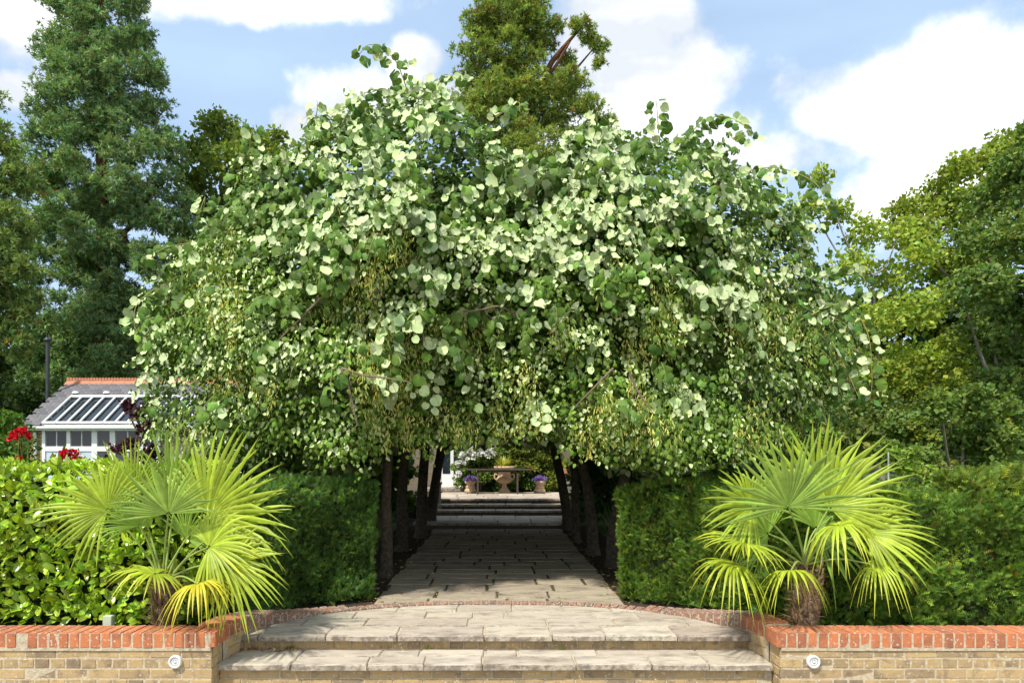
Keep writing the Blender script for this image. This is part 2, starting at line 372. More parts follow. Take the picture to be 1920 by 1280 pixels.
def front_wall(x_in, sgn, label):
    """x_in: inner end at the steps; sgn -1 left, +1 right"""
    w = empty('garden_wall', (x_in, 5.1, -.42), label, 'wall', 'low brick walls either side of the steps')
    xo = x_in + sgn*4.6
    a, b = sorted((x_in+sgn*.006, xo)); box('mortar', a, b, 5.0015, 5.21, -.42, WT-.13, M['mortar'], w); box('mortar', a, b, 4.9905, 5.212, WT-.1295, WT-.006, M['mortar'], w)
    z = WT-.11-.075/2; k = 0
    while z > -.42:
        x = x_in
        if k % 2 == 0:       # stretcher course
            while abs(x-xo) > .12:
                put_brick(B_str, (x+sgn*.1075, 5.048+random.uniform(-.002, .003), z), w); x += sgn*.225
        else:
            put_brick(B_half, (x+sgn*.075, 5.048, z), w); x += sgn*.16
            while abs(x-xo) > .12:
                put_brick(B_head, (x+sgn*.051, 5.048+random.uniform(-.002, .003), z), w); x += sgn*.1125
        z -= .075; k += 1
    x = x_in + sgn*(-.03+.033); n = 0
    while abs(x-xo) > .1:
        put_brick(B_cop, (x, 5.1+random.uniform(-.003, .003), WT-.0535+random.uniform(-.002, .002)), w); x += sgn*.0755; n += 1
    return w
WL = front_wall(-2.05, -1, 'low yellow brick wall with red coping, left of the steps under the laurel hedge')
WR = front_wall(2.05, 1, 'low yellow brick wall with red coping, right of the steps below the yew hedge')

# curved edging wall
A_, B_, NN = 2.05, 1.56, 2.35
def sup(t, off=0.0):
    """superellipse arc about (0,5.0); t from 0 (left end) to pi (right end)"""
    c, s = math.cos(t), math.sin(t)
    x = -A_*math.copysign(abs(c)**(2/NN), c); y = 5.0+B_*abs(s)**(2/NN); return np.array([x, y])
TS = np.linspace(0, math.pi, 900); ARC = np.array([sup(t) for t in TS])
seg = np.linalg.norm(np.diff(ARC, axis=0), axis=1); SL = np.concatenate([[0], np.cumsum(seg)]); TOT = SL[-1]
def arc_at(s):
    p = np.array([np.interp(s, SL, ARC[:, 0]), np.interp(s, SL, ARC[:, 1])])
    q = np.array([np.interp(s+.02, SL, ARC[:, 0]), np.interp(s+.02, SL, ARC[:, 1])]); r_ = np.array([np.interp(s-.02, SL, ARC[:, 0]), np.interp(s-.02, SL, ARC[:, 1])])
    t = (q-r_)/max(np.linalg.norm(q-r_), 1e-6); return p, t, np.array([-t[1], t[0]])   # outward normal
def ring_top(y):
    k = min(1, max(0, (y-5.45)/.85)); k = k*k*(3-2*k); return WT*(1-k)+.014*k
ring = empty('curved_edging_wall', (0, 6.6, 0), 'curved band of weathered red bricks on edge round the top step, sinking level with the path', 'brick edging')
s = .26
while s < TOT-.26:
    p, t, nn = arc_at(s); zt = ring_top(p[1]); mid = min(s, TOT-s)
    wide = mid < 1.55
    ms = (B_copcurve if mid < .55 else B_old) if wide else B_oldshort
    wd = .215 if wide else .115
    c = p+nn*(wd/2)
    put_brick(ms, (c[0], c[1], zt-.0535+random.uniform(-.002, .002)), ring, math.atan2(t[1], t[0])); s += .0755
# mortar bed of the ring
bm = bmesh.new(); prev = None
for s in np.arange(.2, TOT-.19, .06):
    p, t, nn = arc_at(s); wd = .205 if min(s, TOT-s) < 1.55 else .108; zt = ring_top(p[1])-.012
    a = p+nn*.006; b = p+nn*wd
    cur = [bm.verts.new((a[0], a[1], -.42)), bm.verts.new((a[0], a[1], zt)), bm.verts.new((b[0], b[1], zt)), bm.verts.new((b[0], b[1], -.42))]
    if prev:
        for i in range(3): bm.faces.new((prev[i], cur[i], cur[i+1], prev[i+1]))
    prev = cur
me = bpy.data.meshes.new('mortar'); bm.to_mesh(me); bm.free(); link_mesh('mortar', me, M['mortar'], ring)
# yellow brick courses on the inner cheeks
for side in (0, 1):
    for k in range(6):
        zc = WT-.11-.0375-.075*k
        for j in range(3):
            s = .2+.16+j*.1125*(2 if k % 2 == 0 else 1.4)
            if s > .75: continue
            p, t, nn = arc_at(s if side == 0 else TOT-s)
            put_brick(B_str if k % 2 == 0 else B_half, (p[0]+nn[0]*.046, p[1]+nn[1]*.046, zc), ring, math.atan2(t[1], t[0]))
    xe = -2.05 if side == 0 else 2.05
    for k in range(6):
        put_brick(B_half, (xe-(.049 if side == 0 else -.049)+(.0), 5.1, WT-.11-.0375-.075*k), WL if side == 0 else WR, math.pi/2)

# ------------------------------------------------------------------ stone slabs
def clip_poly(poly, clip):
    out = poly
    for i in range(len(clip)):
        a, b = clip[i], clip[(i+1) % len(clip)]; inp = out; out = []
        if not inp: return []
        ins = lambda p: (b[0]-a[0])*(p[1]-a[1])-(b[1]-a[1])*(p[0]-a[0]) >= 0
        for j in range(len(inp)):
            p, q = inp[j-1], inp[j]
            if ins(q) != ins(p):
                d1 = (b[0]-a[0])*(p[1]-a[1])-(b[1]-a[1])*(p[0]-a[0]); d2 = (b[0]-a[0])*(q[1]-a[1])-(b[1]-a[1])*(q[0]-a[0]); k = d1/(d1-d2)
                out.append((p[0]+(q[0]-p[0])*k, p[1]+(q[1]-p[1])*k))
            if ins(q): out.append(q)
    return out
def slab(poly, ztop, th, mat, parent, bev=.009, jit=.004):
    cx = sum(p[0] for p in poly)/len(poly); cy = sum(p[1] for p in poly)/len(poly)
    pts = []
    for i in range(len(poly)):
        a, b = poly[i], poly[(i+1) % len(poly)]; ln = math.hypot(b[0]-a[0], b[1]-a[1]); n = max(1, int(ln/.11))
        if len(poly) > 6: n = 1
        for k in range(n):
            f = k/n; pts.append((a[0]+(b[0]-a[0])*f+random.uniform(-jit, jit)-cx, a[1]+(b[1]-a[1])*f+random.uniform(-jit, jit)-cy))
    m = len(pts); V = []
    for q in pts: V.append((q[0], q[1], -th))
    for q in pts: V.append((q[0], q[1], -bev+random.uniform(-.004, .002)))
    for q in pts:
        r = math.hypot(*q); k = 1-bev*1.1/max(r, .03); V.append((q[0]*k, q[1]*k, random.uniform(-.0015, .0015)))
    bm = bmesh.new(); vs = [bm.verts.new(v) for v in V]
    for i in range(m):
        j = (i+1) % m
        bm.faces.new((vs[i], vs[j], vs[m+j], vs[m+i])); bm.faces.new((vs[m+i], vs[m+j], vs[2*m+j], vs[2*m+i]))
    bm.faces.new([vs[2*m+i] for i in range(m)])
    me = bpy.data.meshes.new('paving_slab'); bm.to_mesh(me); bm.free()
    o = link_mesh('paving_slab', me, mat, parent, None, (cx, cy, ztop+random.uniform(-.003, .003)))
    o.rotation_euler = (random.uniform(-.004, .004), random.uniform(-.004, .004), 0); return o
inner = [tuple(ARC[i]) for i in range(0, 900, 25)][::-1]        # counter-clockwise, closed along y=5
steps = empty('steps', (0, 5.4, -.42), None, None, None, 'structure')
def xs_from_px(l, d): return [(u-CU)/F*d for u in l]
gap = .007
def row(xs, y0, y1, z, mat, parent, clip=None, th=.045, g=gap):
    for a, b in zip(xs[:-1], xs[1:]):
        ga = g*random.uniform(.8, 1.6)
        gy = g*(1.0 if g > .012 else .5); p = [(a+ga*.7, y0+gy), (b-ga*.7, y0+gy), (b-ga*.7, y1-gy), (a+ga*.7, y1-gy)]
        if clip:
            p = clip_poly(p, clip)
            if len(p) < 3: continue
            ar = abs(sum(p[i-1][0]*p[i][1]-p[i][0]*p[i-1][1] for i in range(len(p))))/2
            if ar < .004: continue
        slab(p, z, th, mat, parent)
row(xs_from_px([443, 484, 611, 744, 908, 1035, 1135, 1269, 1412], 5.45), 5.44, 5.74, 0, M['slab'], steps)
row([-2.1, -1.62, -1.1, -.23, .43, 1.0, 1.6, 2.1], 5.74, 6.0, 0, M['slab'], steps, inner)
row([-2.1, -1.25, -.62, -.2, .08, .86, 1.25, 1.72, 2.1], 6.0, 6.25, 0, M['slab'], steps, inner)
row([-2.1, -1.4, -.9, -.35, .15, .62, 1.05, 1.5, 2.1], 6.25, 6.62, 0, M['slab'], steps, inner)
lx = xs_from_px([404, 545, 688, 795, 904, 1080, 1222, 1330, 1450], 5.1)
row([lx[0], lx[1]], 5.09, 5.475, -.12, M['slab'], steps); row([lx[-2], lx[-1]], 5.09, 5.475, -.12, M['slab'], steps)
row(lx[1:-1], 5.09, 5.30, -.12, M['slab'], steps)
row([lx[1], lx[1]+.62, lx[1]+.92, lx[1]+1.42, lx[1]+1.68, lx[1]+2.3, lx[-2]], 5.30, 5.475, -.12, M['slab'], steps)
def step_core(name, x0, x1, y0, y1, z0, z1): return box(name, x0, x1, y0, y1, z0, z1, M['mortar'], steps)
bm = bmesh.new(); up = [bm.verts.new((max(-2.04, min(2.04, p[0])), max(p[1], 5.492), -.012)) for p in inner]
bm.faces.new(up); me = bpy.data.meshes.new('mortar'); bm.to_mesh(me); bm.free(); link_mesh('mortar', me, M['mortar'], steps)
step_core('mortar', -2.045, 2.045, 5.4925, 5.60, -.14, -.014); step_core('mortar', -2.045, 2.045, 5.1425, 5.62, -.42, -.134)
x = -2.0
while x < 2.0:
    put_brick(B_head, (x, 5.536, -.0835), steps); x += .1125
for k in range(3):
    x = -1.94-(.06 if k % 2 else 0)
    while x < 2.0:
        put_brick(B_str, (x, 5.187, -.204-.075*k), steps); x += .225
M['mossjoint'] = plain('mossy joint', (.075, .068, .04), .95, .1, nscale=14, var=.6, bstr=1)
# ------------------------------------------------------------------ path under the trees
path = empty('path', (0, 9.8, 0), None, None, None, 'structure')
outer = [tuple(arc_at(s)[0]+arc_at(s)[2]*.125) for s in np.linspace(1.2, TOT-1.2, 40)]
y = 6.55; k = 0
def yarc(x): return np.interp(x, [p[0] for p in outer], [p[1] for p in outer])
while y < 13.15:
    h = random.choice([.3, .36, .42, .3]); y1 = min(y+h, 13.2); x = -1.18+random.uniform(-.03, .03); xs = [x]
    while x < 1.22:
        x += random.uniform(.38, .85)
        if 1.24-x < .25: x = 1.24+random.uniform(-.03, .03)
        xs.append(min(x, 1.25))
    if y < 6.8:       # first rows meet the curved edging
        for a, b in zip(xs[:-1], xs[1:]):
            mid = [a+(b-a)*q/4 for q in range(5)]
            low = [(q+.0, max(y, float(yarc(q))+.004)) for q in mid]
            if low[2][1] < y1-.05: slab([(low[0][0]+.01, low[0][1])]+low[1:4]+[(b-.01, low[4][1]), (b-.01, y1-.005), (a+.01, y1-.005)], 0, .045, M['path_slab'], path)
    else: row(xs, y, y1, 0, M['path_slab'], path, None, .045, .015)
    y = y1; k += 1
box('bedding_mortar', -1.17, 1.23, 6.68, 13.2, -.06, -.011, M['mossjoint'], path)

# ------------------------------------------------------------------ far steps and terrace
M['darkriser'] = plain('shade-dark mortar', (.09, .08, .06), .95, .1)  # mortar darkened to put shade on the far risers into the colour
M['far_brick'] = brick_mat('shade-dark brick', (.17, .13, .085), (.12, .095, .07), (.06, .055, .045), (.25, .22, .16), .36)  # brick colours lowered likewise, shade of the risers painted in
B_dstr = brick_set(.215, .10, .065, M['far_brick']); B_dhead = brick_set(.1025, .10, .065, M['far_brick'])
far = empty('terrace', (0, 16, .1), None, None, None, 'structure')
def trow(y0, y1, z, x0, x1, h=None, w=.6):
    x = x0; xs = [x]
    while x < x1-.2:
        x += random.uniform(w*.7, w*1.3); xs.append(min(x, x1))
    row(xs, y0, y1, z, M['slab'], far, None, .045, .006)
for (y0, y1) in ((13.2, 13.75), (13.75, 14.3), (14.3, 14.9)): trow(y0, y1, .1, -1.6, 1.6)
trow(14.86, 15.22, .21, -1.42, 1.75); trow(15.2, 15.57, .31, -1.42, 1.75)
for (y0, y1) in ((15.54, 16.1), (16.1, 16.8), (16.8, 17.4), (17.4, 18.3)): trow(y0, y1, .41, -1.42, 1.75)
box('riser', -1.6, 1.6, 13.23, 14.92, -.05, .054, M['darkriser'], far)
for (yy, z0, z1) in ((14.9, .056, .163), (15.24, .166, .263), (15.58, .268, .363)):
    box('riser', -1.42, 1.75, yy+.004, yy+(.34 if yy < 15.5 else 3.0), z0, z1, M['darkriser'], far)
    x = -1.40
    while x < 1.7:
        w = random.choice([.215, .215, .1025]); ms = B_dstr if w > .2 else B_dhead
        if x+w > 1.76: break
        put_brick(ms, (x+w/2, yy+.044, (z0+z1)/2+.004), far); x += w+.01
for sg, x0, x1 in ((-1, -12, -1.62), (1, 1.76, 14)):
    box('terrace_bank', x0, x1, 15.6, 30, -.03, .40, M['soil'], far)

DENS = 3.2; FILL = 5.0
# ------------------------------------------------------------------ foliage building blocks
def colvar(n, base, var=.25, hue=.12, seed=None):
    r = rng; k = np.exp(r.normal(0, var, (n, 1))); h = r.normal(0, hue, (n, 1))
    c = np.array(base)[None]*k; c[:, 0:1] *= (1+h); c[:, 2:3] *= (1-h*.5); return np.clip(c, .002, .9)
def rand_dir(n): return norm(rng.normal(size=(n, 3)))
def blobs_foliage(blobs, base, lsize, dens, tmpl, spread=1.0, accent=None, acc_p=.04, var=.2, droop=0.0, sub=16, subr=.36, squash=.8):
    """blobs: world centre + radius; each is a cloud of smaller clumps whose surfaces carry leaves"""
    P, T, Nn, S, C = [], [], [], [], []
    for (c, R) in blobs:
        k = max(5, int(sub*(R**0))); dirs = rand_dir(k); dirs[:, 2] = dirs[:, 2]*.8+.12
        cc = c + dirs*R*rng.uniform(.45, .95, (k, 1))*np.array([1, 1, squash]); cr = R*subr*rng.uniform(.7, 1.3, k)
        tone = np.exp(rng.normal(0, .13, k))
        for j in range(k):
            n = max(6, int(dens*DENS*cr[j]**2/lsize**2)); d = rand_dir(n); d[:, 2] = np.where(d[:, 2] < -.3, -d[:, 2]*.6, d[:, 2])
            p = cc[j] + d*cr[j]*rng.uniform(.55, 1.08, (n, 1))*np.array([1, 1, .8])
            P.append(p); Nn.append(norm(d*.8+np.array([0, 0, .5])+rng.normal(0, .45, (n, 3))))
            t = norm(d+rng.normal(0, .6, (n, 3))+np.array([0, 0, -.25-droop])); T.append(t)
            S.append(lsize*rng.uniform(.7, 1.35, n))
            col = colvar(n, base, var)*tone[j]
            if accent is not None:
                m_ = rng.random(n) < (acc_p*6 if rng.random() < .12 else acc_p*.4); col[m_] = colvar(int(m_.sum()), accent, .2)
            C.append(col)
        m = int(min(400, FILL*R*R/lsize**2)); d = rand_dir(m); P.append(c+d*R*(rng.uniform(0, .75, (m, 1))**.5)*np.array([1, 1, squash])); T.append(rand_dir(m)); Nn.append(rand_dir(m)); S.append(np.full(m, lsize*1.7)); C.append(colvar(m, base, var))
    return np.concatenate(P), np.concatenate(T), np.concatenate(Nn), np.concatenate(S), np.concatenate(C)
def tree(name, label, cat, base, pxblobs, d, leafcol, lsize, dens=2.2, tmpl=HEARTL, mat='leaf', bark='greybark', trunk_r=.25, group=None, dj=1.5, limbs=6,
         accent=None, acc_p=.04, sub=16, subr=.36, var=.2, trunk_top=None, squash=.8):
    root = empty(name, base, label, cat, group)
    bl = []
    for b in pxblobs:
        dd = d + (b[3] if len(b) > 3 else random.uniform(-dj*1.3, dj*.5)); bl.append((at(b[0], b[1], dd), b[2]/F*dd))
    P, T, Nn, S, C = blobs_foliage(bl, leafcol, lsize, dens, tmpl, accent=accent, acc_p=acc_p, sub=sub, subr=subr, var=var, squash=squash)
    link_mesh('foliage', scatter('foliage', P, T, Nn, S, C, tmpl, False), M[mat], root, 'stuff')
    if trunk_r:
        top = at(*trunk_top) if trunk_top is not None else np.mean([b[0] for b in bl], axis=0)
        b0 = np.array(base, float); b0[2] -= .1
        tp = curve3([b0, b0*.6+top*.4+np.array([.15, 0, 0]), top], 6)
        tubes('trunk', [(tp, np.linspace(trunk_r, trunk_r*.35, len(tp)))], M[bark], root, None, 9, .12)
        for b in random.sample(bl, min(limbs, len(bl))):
            c = b[0]; zc = tp[:, 2]; i = int(np.argmin(abs(zc-(c[2]-.7*np.linalg.norm(c[:2]-top[:2]))))); st = tp[i]
            mid = (st+c)/2+np.array([0, 0, -.15*np.linalg.norm(c-st)])
            q = curve3([st, mid, c+np.array([0, 0, b[1]*.5])], 6)
            tubes('limb', [(q, np.linspace(trunk_r*.4, .02, len(q)))], M[bark], root, None, 6, .1)
    return root

# ------------------------------------------------------------------ background trees
def profile_blobs(cu, prof, step, rr, seed, dspread=2.5):
    r = random.Random(seed); out = []; v = prof[0][0]
    while v < prof[-1][0]:
        hw = np.interp(v, [p[0] for p in prof], [p[1] for p in prof]); n = max(2, int(2*hw/(rr*.95)))
        for k in range(n):
            f = (k+.5)/n*2-1; f += r.uniform(-.12, .12)
            dd = -math.sqrt(max(0, 1-min(1, f*f)))*dspread*hw/150*r.uniform(.35, 1.0)
            out.append((cu+f*hw, v+r.uniform(-step*.5, step*.5)+abs(f)*18, rr*r.uniform(.7, 1.15), dd))
        v += step
    return out
pb = profile_blobs(188, [(-260, 20), (-120, 60), (0, 92), (60, 98), (120, 130), (220, 125), (300, 150), (420, 165), (560, 165), (700, 150)], 34, 36, 5)
pb += profile_blobs(188, [(-200, 20), (0, 70), (700, 110)], 60, 44, 8, -1)
random.seed(3); pb = [b for b in pb if random.random() > .26 or b[1] > 560]
FILL = 2.5
rt = tree('redwood_tree', 'tall redwood with reddish trunk and tufted blue-green branches, behind the slate-roofed garden house', 'tree', (-16.0, 28, 0), pb, 28,
     (.185, .285, .115), .15, 1.0, TUFT, 'needle', 'redbark', .40, None, limbs=12, accent=(.20, .13, .035), acc_p=.03, sub=9, subr=.44, trunk_top=(185, -250, 28))
pb = profile_blobs(-50, [(150, 20), (220, 60), (320, 95), (500, 110), (640, 100)], 40, 38, 15)
tree('redwood_tree', 'conifer cut off by the left edge of the photo, beside the tall redwood', 'tree', (-17.5, 23, 0), pb, 23,
     (.21, .29, .085), .16, 1.2, TUFT, 'needle', 'redbark', .3, None, limbs=6, accent=(.26, .16, .03), acc_p=.04, sub=12, subr=.42, trunk_top=(-50, 150, 23))
pb = [(958, 15, 62), (915, 60, 50), (1000, 25, 45), (895, 105, 40), (950, 110, 62), (1015, 85, 36), (885, 150, 38), (925, 190, 60), (1000, 165, 52), (905, 215, 48),
      (1092, 50, 26), (1125, 88, 20), (1062, 118, 24), (1105, 75, 20), (1075, 150, 34), (1105, 205, 36), (1135, 235, 26), (1040, 215, 56), (980, 235, 52), (1000, 290, 70), (1100, 265, 50), (940, 290, 60),
      (960, -50, 55), (975, -120, 42), (985, -190, 26), (1050, 165, 36), (870, 190, 26), (935, -20, 45), (1010, -30, 36), (900, 40, 34), (980, 60, 50), (960, 160, 60), (1120, 120, 16), (1042, 50, 22)]
ct = tree('redwood_tree', 'redwood rising behind the middle of the lime canopy, with a bare leaning limb', 'tree', (1.0, 36, 0), pb, 36,
     (.25, .32, .07), .18, 1.4, TUFT, 'needle', 'redbark', .45, None, limbs=6, accent=(.22, .13, .04), acc_p=.06, sub=14, subr=.38, trunk_top=(965, -150, 36))
q = curve3([at(1015, 175, 35.5), at(1030, 125, 35.2), at(1060, 85, 35), at(1092, 50, 35)], 6); tubes('limb', [(q, np.linspace(.2, .05, len(q)))], M['redbark'], ct, None, 7, .1)
FILL = 5.0
tree('oak_tree', 'dark round-topped oak between the tall redwood and the lime canopy', 'tree', (-12.0, 31, 0),
     [(410, 250, 50), (375, 290, 45), (470, 275, 50), (440, 320, 70), (365, 345, 45), (515, 300, 42), (500, 380, 70), (400, 395, 55), (345, 450, 45), (450, 450, 80), (380, 500, 60), (340, 560, 55),(520,255,20),(330, 640, 60)],
     31, (.17, .23, .045), .16, 2.2, QUAD, 'leaf', 'greybark', .3, limbs=4, sub=24, subr=.28)
tree('ash_tree', 'light green loose tree with pale bare twigs, just right of the lime canopy', 'tree', (14.5, 26, 0),
     [(1540, 330, 26), (1515, 390, 36), (1570, 400, 34), (1620, 440, 42), (1690, 440, 42), (1590, 500, 50), (1670, 520, 52), (1735, 480, 42), (1560, 590, 50), (1640, 610, 60), (1720, 590, 52), (1690, 690, 60), (1600, 690, 50), (1760, 560, 40)],
     26, (.28, .36, .06), .125, 1.3, QUAD, 'leaf', 'greybark', .10, limbs=5, sub=18, subr=.30, squash=.9)
tree('oak_tree', 'tall mid-green oak rising toward the right, behind the light green tree', 'tree', (22, 35, 0),
     [(1700, 400, 42), (1755, 375, 42), (1790, 320, 40), (1840, 305, 46), (1885, 275, 40), (1730, 440, 55), (1800, 400, 60), (1860, 370, 60), (1770, 510, 70), (1850, 480, 80), (1920, 300, 60), (1790, 600, 70), (1760, 700, 70)],
     35, (.22, .28, .045), .18, 2.2, QUAD, 'leaf', 'greybark', .2, limbs=5, sub=22, subr=.3)
tree('oak_tree', 'dense dark green tree filling the right edge of the photo', 'tree', (13.2, 18, 0),
     [(1870, 370, 60), (1920, 310, 60), (1835, 450, 52), (1900, 460, 80), (1845, 540, 62), (1915, 570, 80), (1850, 620, 60), (1910, 670, 80), (1960, 400, 90), (1980, 560, 100), (1870, 720, 50), (1960, 720, 80), (1800, 560, 30), (1935, 250, 36)],
     18, (.13, .20, .05), .10, 2.4, QUAD, 'leaf', 'greybark', .2, limbs=3, sub=30, subr=.25, trunk_top=(1900, 560, 19.8), accent=(.2, .24, .07), acc_p=.1)
tree('hazel_tree', 'yellow-green leafy tree low between the dark right-hand tree and the lime canopy', 'tree', (13.4, 21, 0),
     [(1740, 690, 50), (1790, 650, 44), (1700, 730, 50), (1780, 730, 55), (1650, 700, 40), (1820, 700, 40)],
     21, (.20, .26, .035), .11, 1.6, QUAD, 'leaf', 'greybark', .15, limbs=4, sub=20, subr=.34)
tree('rhododendron_bush', 'large dark rounded bush behind the right end of the yew hedge', 'bush', (8.1, 12.5, 0),
     [(1760, 765, 42), (1820, 760, 55), (1705, 805, 44), (1780, 830, 72), (1860, 830, 55), (1885, 780, 50), (1720, 865, 50), (1900, 870, 50), (1830, 900, 60), (1660, 850, 40), (1930, 820, 60)],
     12.5, (.11, .17, .035), .075, 2.8, QUAD, 'leaf', 'greybark', .06, limbs=3, sub=22, subr=.3, accent=(.24, .28, .05), acc_p=.15)
tree('garden_shrub', 'bright yellow-green shrub beside the white cane, behind the right palm', 'bush', (4.9, 8, 0),
     [(1700, 880, 30), (1738, 885, 26), (1712, 850, 14), (1765, 905, 22), (1690, 920, 36), (1735, 930, 40), (1680, 850, 14)],
     8, (.20, .30, .05), .055, 1.6, LAUREL, 'leaf', 'twig', .015, limbs=5, dj=.25, sub=14, subr=.34)
tree('garden_shrub', 'olive green shrub seen between the lime canopy and the right palm', 'bush', (8.2, 16, 0),
     [(1600, 775, 38), (1560, 755, 38), (1650, 760, 36), (1620, 820, 50), (1560, 830, 50), (1680, 790, 40)],
     16, (.11, .15, .035), .11, 2.1, QUAD, 'leaf', 'greybark', .06, limbs=2)
tree('garden_shrub', 'small fresh green shrub whose tips show just above the right palm', 'bush', (3.2, 7.3, 0),
     [(1505, 790, 22), (1480, 815, 26), (1545, 815, 28), (1510, 845, 36), (1450, 850, 30)],
     7.3, (.16, .26, .05), .05, 1.8, LAUREL, 'leaf', 'twig', .015, limbs=4, dj=.2, sub=14, subr=.34)
tree('clipped_bush', 'rounded green bush at the left edge beside the garden house', 'bush', (-7.9, 11.5, 0),
     [(10, 800, 42), (25, 840, 40), (-20, 830, 50), (15, 880, 45)], 11.5, (.08, .15, .025), .07, 2.2, QUAD, 'leaf', 'greybark', .05, limbs=1, dj=.5, sub=26, subr=.26)
tree('conifer_hedge', 'dark evergreen mass behind the flue pipe at left', 'hedge', (-14.5, 20.5, 0),
     [(0, 735, 45), (60, 745, 40), (110, 770, 40), (-40, 760, 60), (20, 800, 60), (80, 820, 50)], 20.5, (.03, .055, .015), .14, 2.2, QUAD, 'leaf', 'greybark', .1, limbs=1)
tree('purple_shrub', 'purple-leaved shrub between the glass roof and the lime canopy', 'shrub', (-5.6, 9.6, 0),
     [(262, 775, 22), (240, 760, 12), (285, 760, 16), (275, 800, 24), (222, 842, 13), (245, 835, 16), (280, 850, 26), (210, 870, 16), (305, 790, 20)],
     9.6, (.07, .022, .038), .055, 1.1, QUAD, 'leaf', 'brown_twig', .015, limbs=7, dj=.3, sub=14, subr=.36)
# distant wood behind everything
bl = []
for i in range(150):
    th = random.uniform(-1.0, 1.0); d = random.uniform(46, 60); x = math.tan(th)*d*.9
    bl.append((np.array([x, d, random.uniform(1, 7.5)+ (2.5 if x > 8 else 0)+(1.5 if x < -8 else 0)]), random.uniform(2.6, 4.0)))
P, T, Nn, S, C = blobs_foliage(bl, (.08, .115, .03), .45, 1.3, QUAD, sub=14, subr=.4)
link_mesh('distant_wood', scatter('distant_wood', P, T, Nn, S, C, QUAD, False), M['leaf'], None, 'stuff')
bl = []
for u in list(range(-80, 720, 34))+list(range(1440, 2020, 34)):
    for v in (600, 680, 760, 830):
        if u < 700 and v < 620 and random.random() < .5: continue
        d = random.uniform(32, 37); bl.append((at(u+random.uniform(-15, 15), v+random.uniform(-22, 22), d), random.uniform(1.1, 1.5)))
P, T, Nn, S, C = blobs_foliage(bl, (.05, .08, .025), .28, 1.3, QUAD, sub=12, subr=.42)
link_mesh('dark_undergrowth', scatter('dark_undergrowth', P, T, Nn, S, C, QUAD, False), M['leaf'], None, 'stuff')
cn = at(1667, 884, 8); cr = empty('garden_cane', (cn[0], cn[1], 0), 'thin white cane upright among the shrubs right of the right palm', 'cane')
tubes('cane', [(np.array([[cn[0], 8, -.02], [cn[0], 8, .7], [cn[0]-.01, 8, 1.44]]), [.011, .011, .010])], M['white_paint'], cr)

# ------------------------------------------------------------------ garden house (left)
def slate_mat():
    m, t = new_mat('slate'); oi = N(t, 'ShaderNodeObjectInfo'); tc = N(t, 'ShaderNodeTexCoord')
    c = mixc(t, oi.outputs['Random'], (.065, .062, .07), (.11, .105, .11))
    c = mixc(t, ramp(t, noise(t, 8, 5, .6, tc.outputs['Object']), .5, .7, 0, .5), c, (.24, .23, .2))
    finish(t, c, .6, noise(t, 30, 4, .6, tc.outputs['Object']), .3, .005, .4); return m
M['slate'] = slate_mat()
M['terracotta'] = plain('terracotta', (.42, .18, .11), .8, .2, nscale=15, var=.2)
M['glass_dark'] = plain('roof glass', (.02, .028, .035), .06, .6, nscale=3, var=.3, bstr=0)
M['blind'] = plain('pale blind behind glass', (.50, .58, .66), .3, .5, nscale=3, var=.06, bstr=0)
M['black_metal'] = plain('black metal', (.03, .032, .035), .4, .5, nscale=6, var=.2)
gh = empty('garden_house', (-8.8, 17.2, 0), 'small yellow brick garden house with slate roof, glass roof panel and white framed windows', 'building')
GX0, GX1 = -10.86, -6.6
GY = 16.15
box('wall', GX0+.1, GX1, GY+.1, 19.6, -.03, 2.0, M['mortar'], gh)
# front brickwork left of the glazing and on the gable
k = 0; z = .0375
while z < 2.0:
    x = GX0
    if k % 2 == 0: put_brick(B_str, (x+.11, GY+.05, z), gh); put_brick(B_half, (x+.30, GY+.05, z), gh)
    else: put_brick(B_half, (x+.075, GY+.05, z), gh); put_brick(B_str, (x+.27, GY+.05, z), gh)
    z += .075; k += 1
bm = bmesh.new(); y0, y1, ym = 16.2, 19.6, 17.8
vs = [bm.verts.new(p) for p in ((GX0+.09, y0, 0), (GX0+.09, y1, 0), (GX0+.09, y1, 2.05), (GX0+.09, ym, 3.15), (GX0+.09, y0, 2.05))]; bm.faces.new(vs)
me = bpy.data.meshes.new('gable_wall'); bm.to_mesh(me); bm.free(); link_mesh('gable_wall', me, M['mortar'], gh)
# roof
RX0, RX1 = -11.02, -6.5
def roofpt(x, t, off=0): return np.array([x, 16.0+1.8*t-off*.545, 2.08+1.17*t+off*.84])
bm = bmesh.new()
def quad(bm, pts):
    bm.faces.new([bm.verts.new(tuple(p)) for p in pts])
quad(bm, [roofpt(RX0+.02, 0, -.02), roofpt(RX1, 0, -.02), roofpt(RX1, 1, -.02), roofpt(RX0+.02, 1, -.02)])
quad(bm, [(RX0+.02, 17.8, 3.23), (RX1, 17.8, 3.23), (RX1, 19.7, 2.0), (RX0+.02, 19.7, 2.0)])
me = bpy.data.meshes.new('roof'); bm.to_mesh(me); bm.free(); roof = link_mesh('roof', me, M['slate'], gh)
def slate_mesh(s):
    r = random.Random(s); bm = bmesh.new(); box_bm(bm, -.122, .122, -.075, .10, 0, .010)
    for v in bm.verts: v.co += Vector((0, r.uniform(-.004, .004), r.uniform(-.002, .003)))
    me = bpy.data.meshes.new('slate'); bm.to_mesh(me); bm.free(); me.materials.append(M['slate']); return me
sm_ = [slate_mesh(i) for i in range(4)]; pitch = math.atan2(1.17, 1.8); nslate = 0
rows = 15; slates_far = []
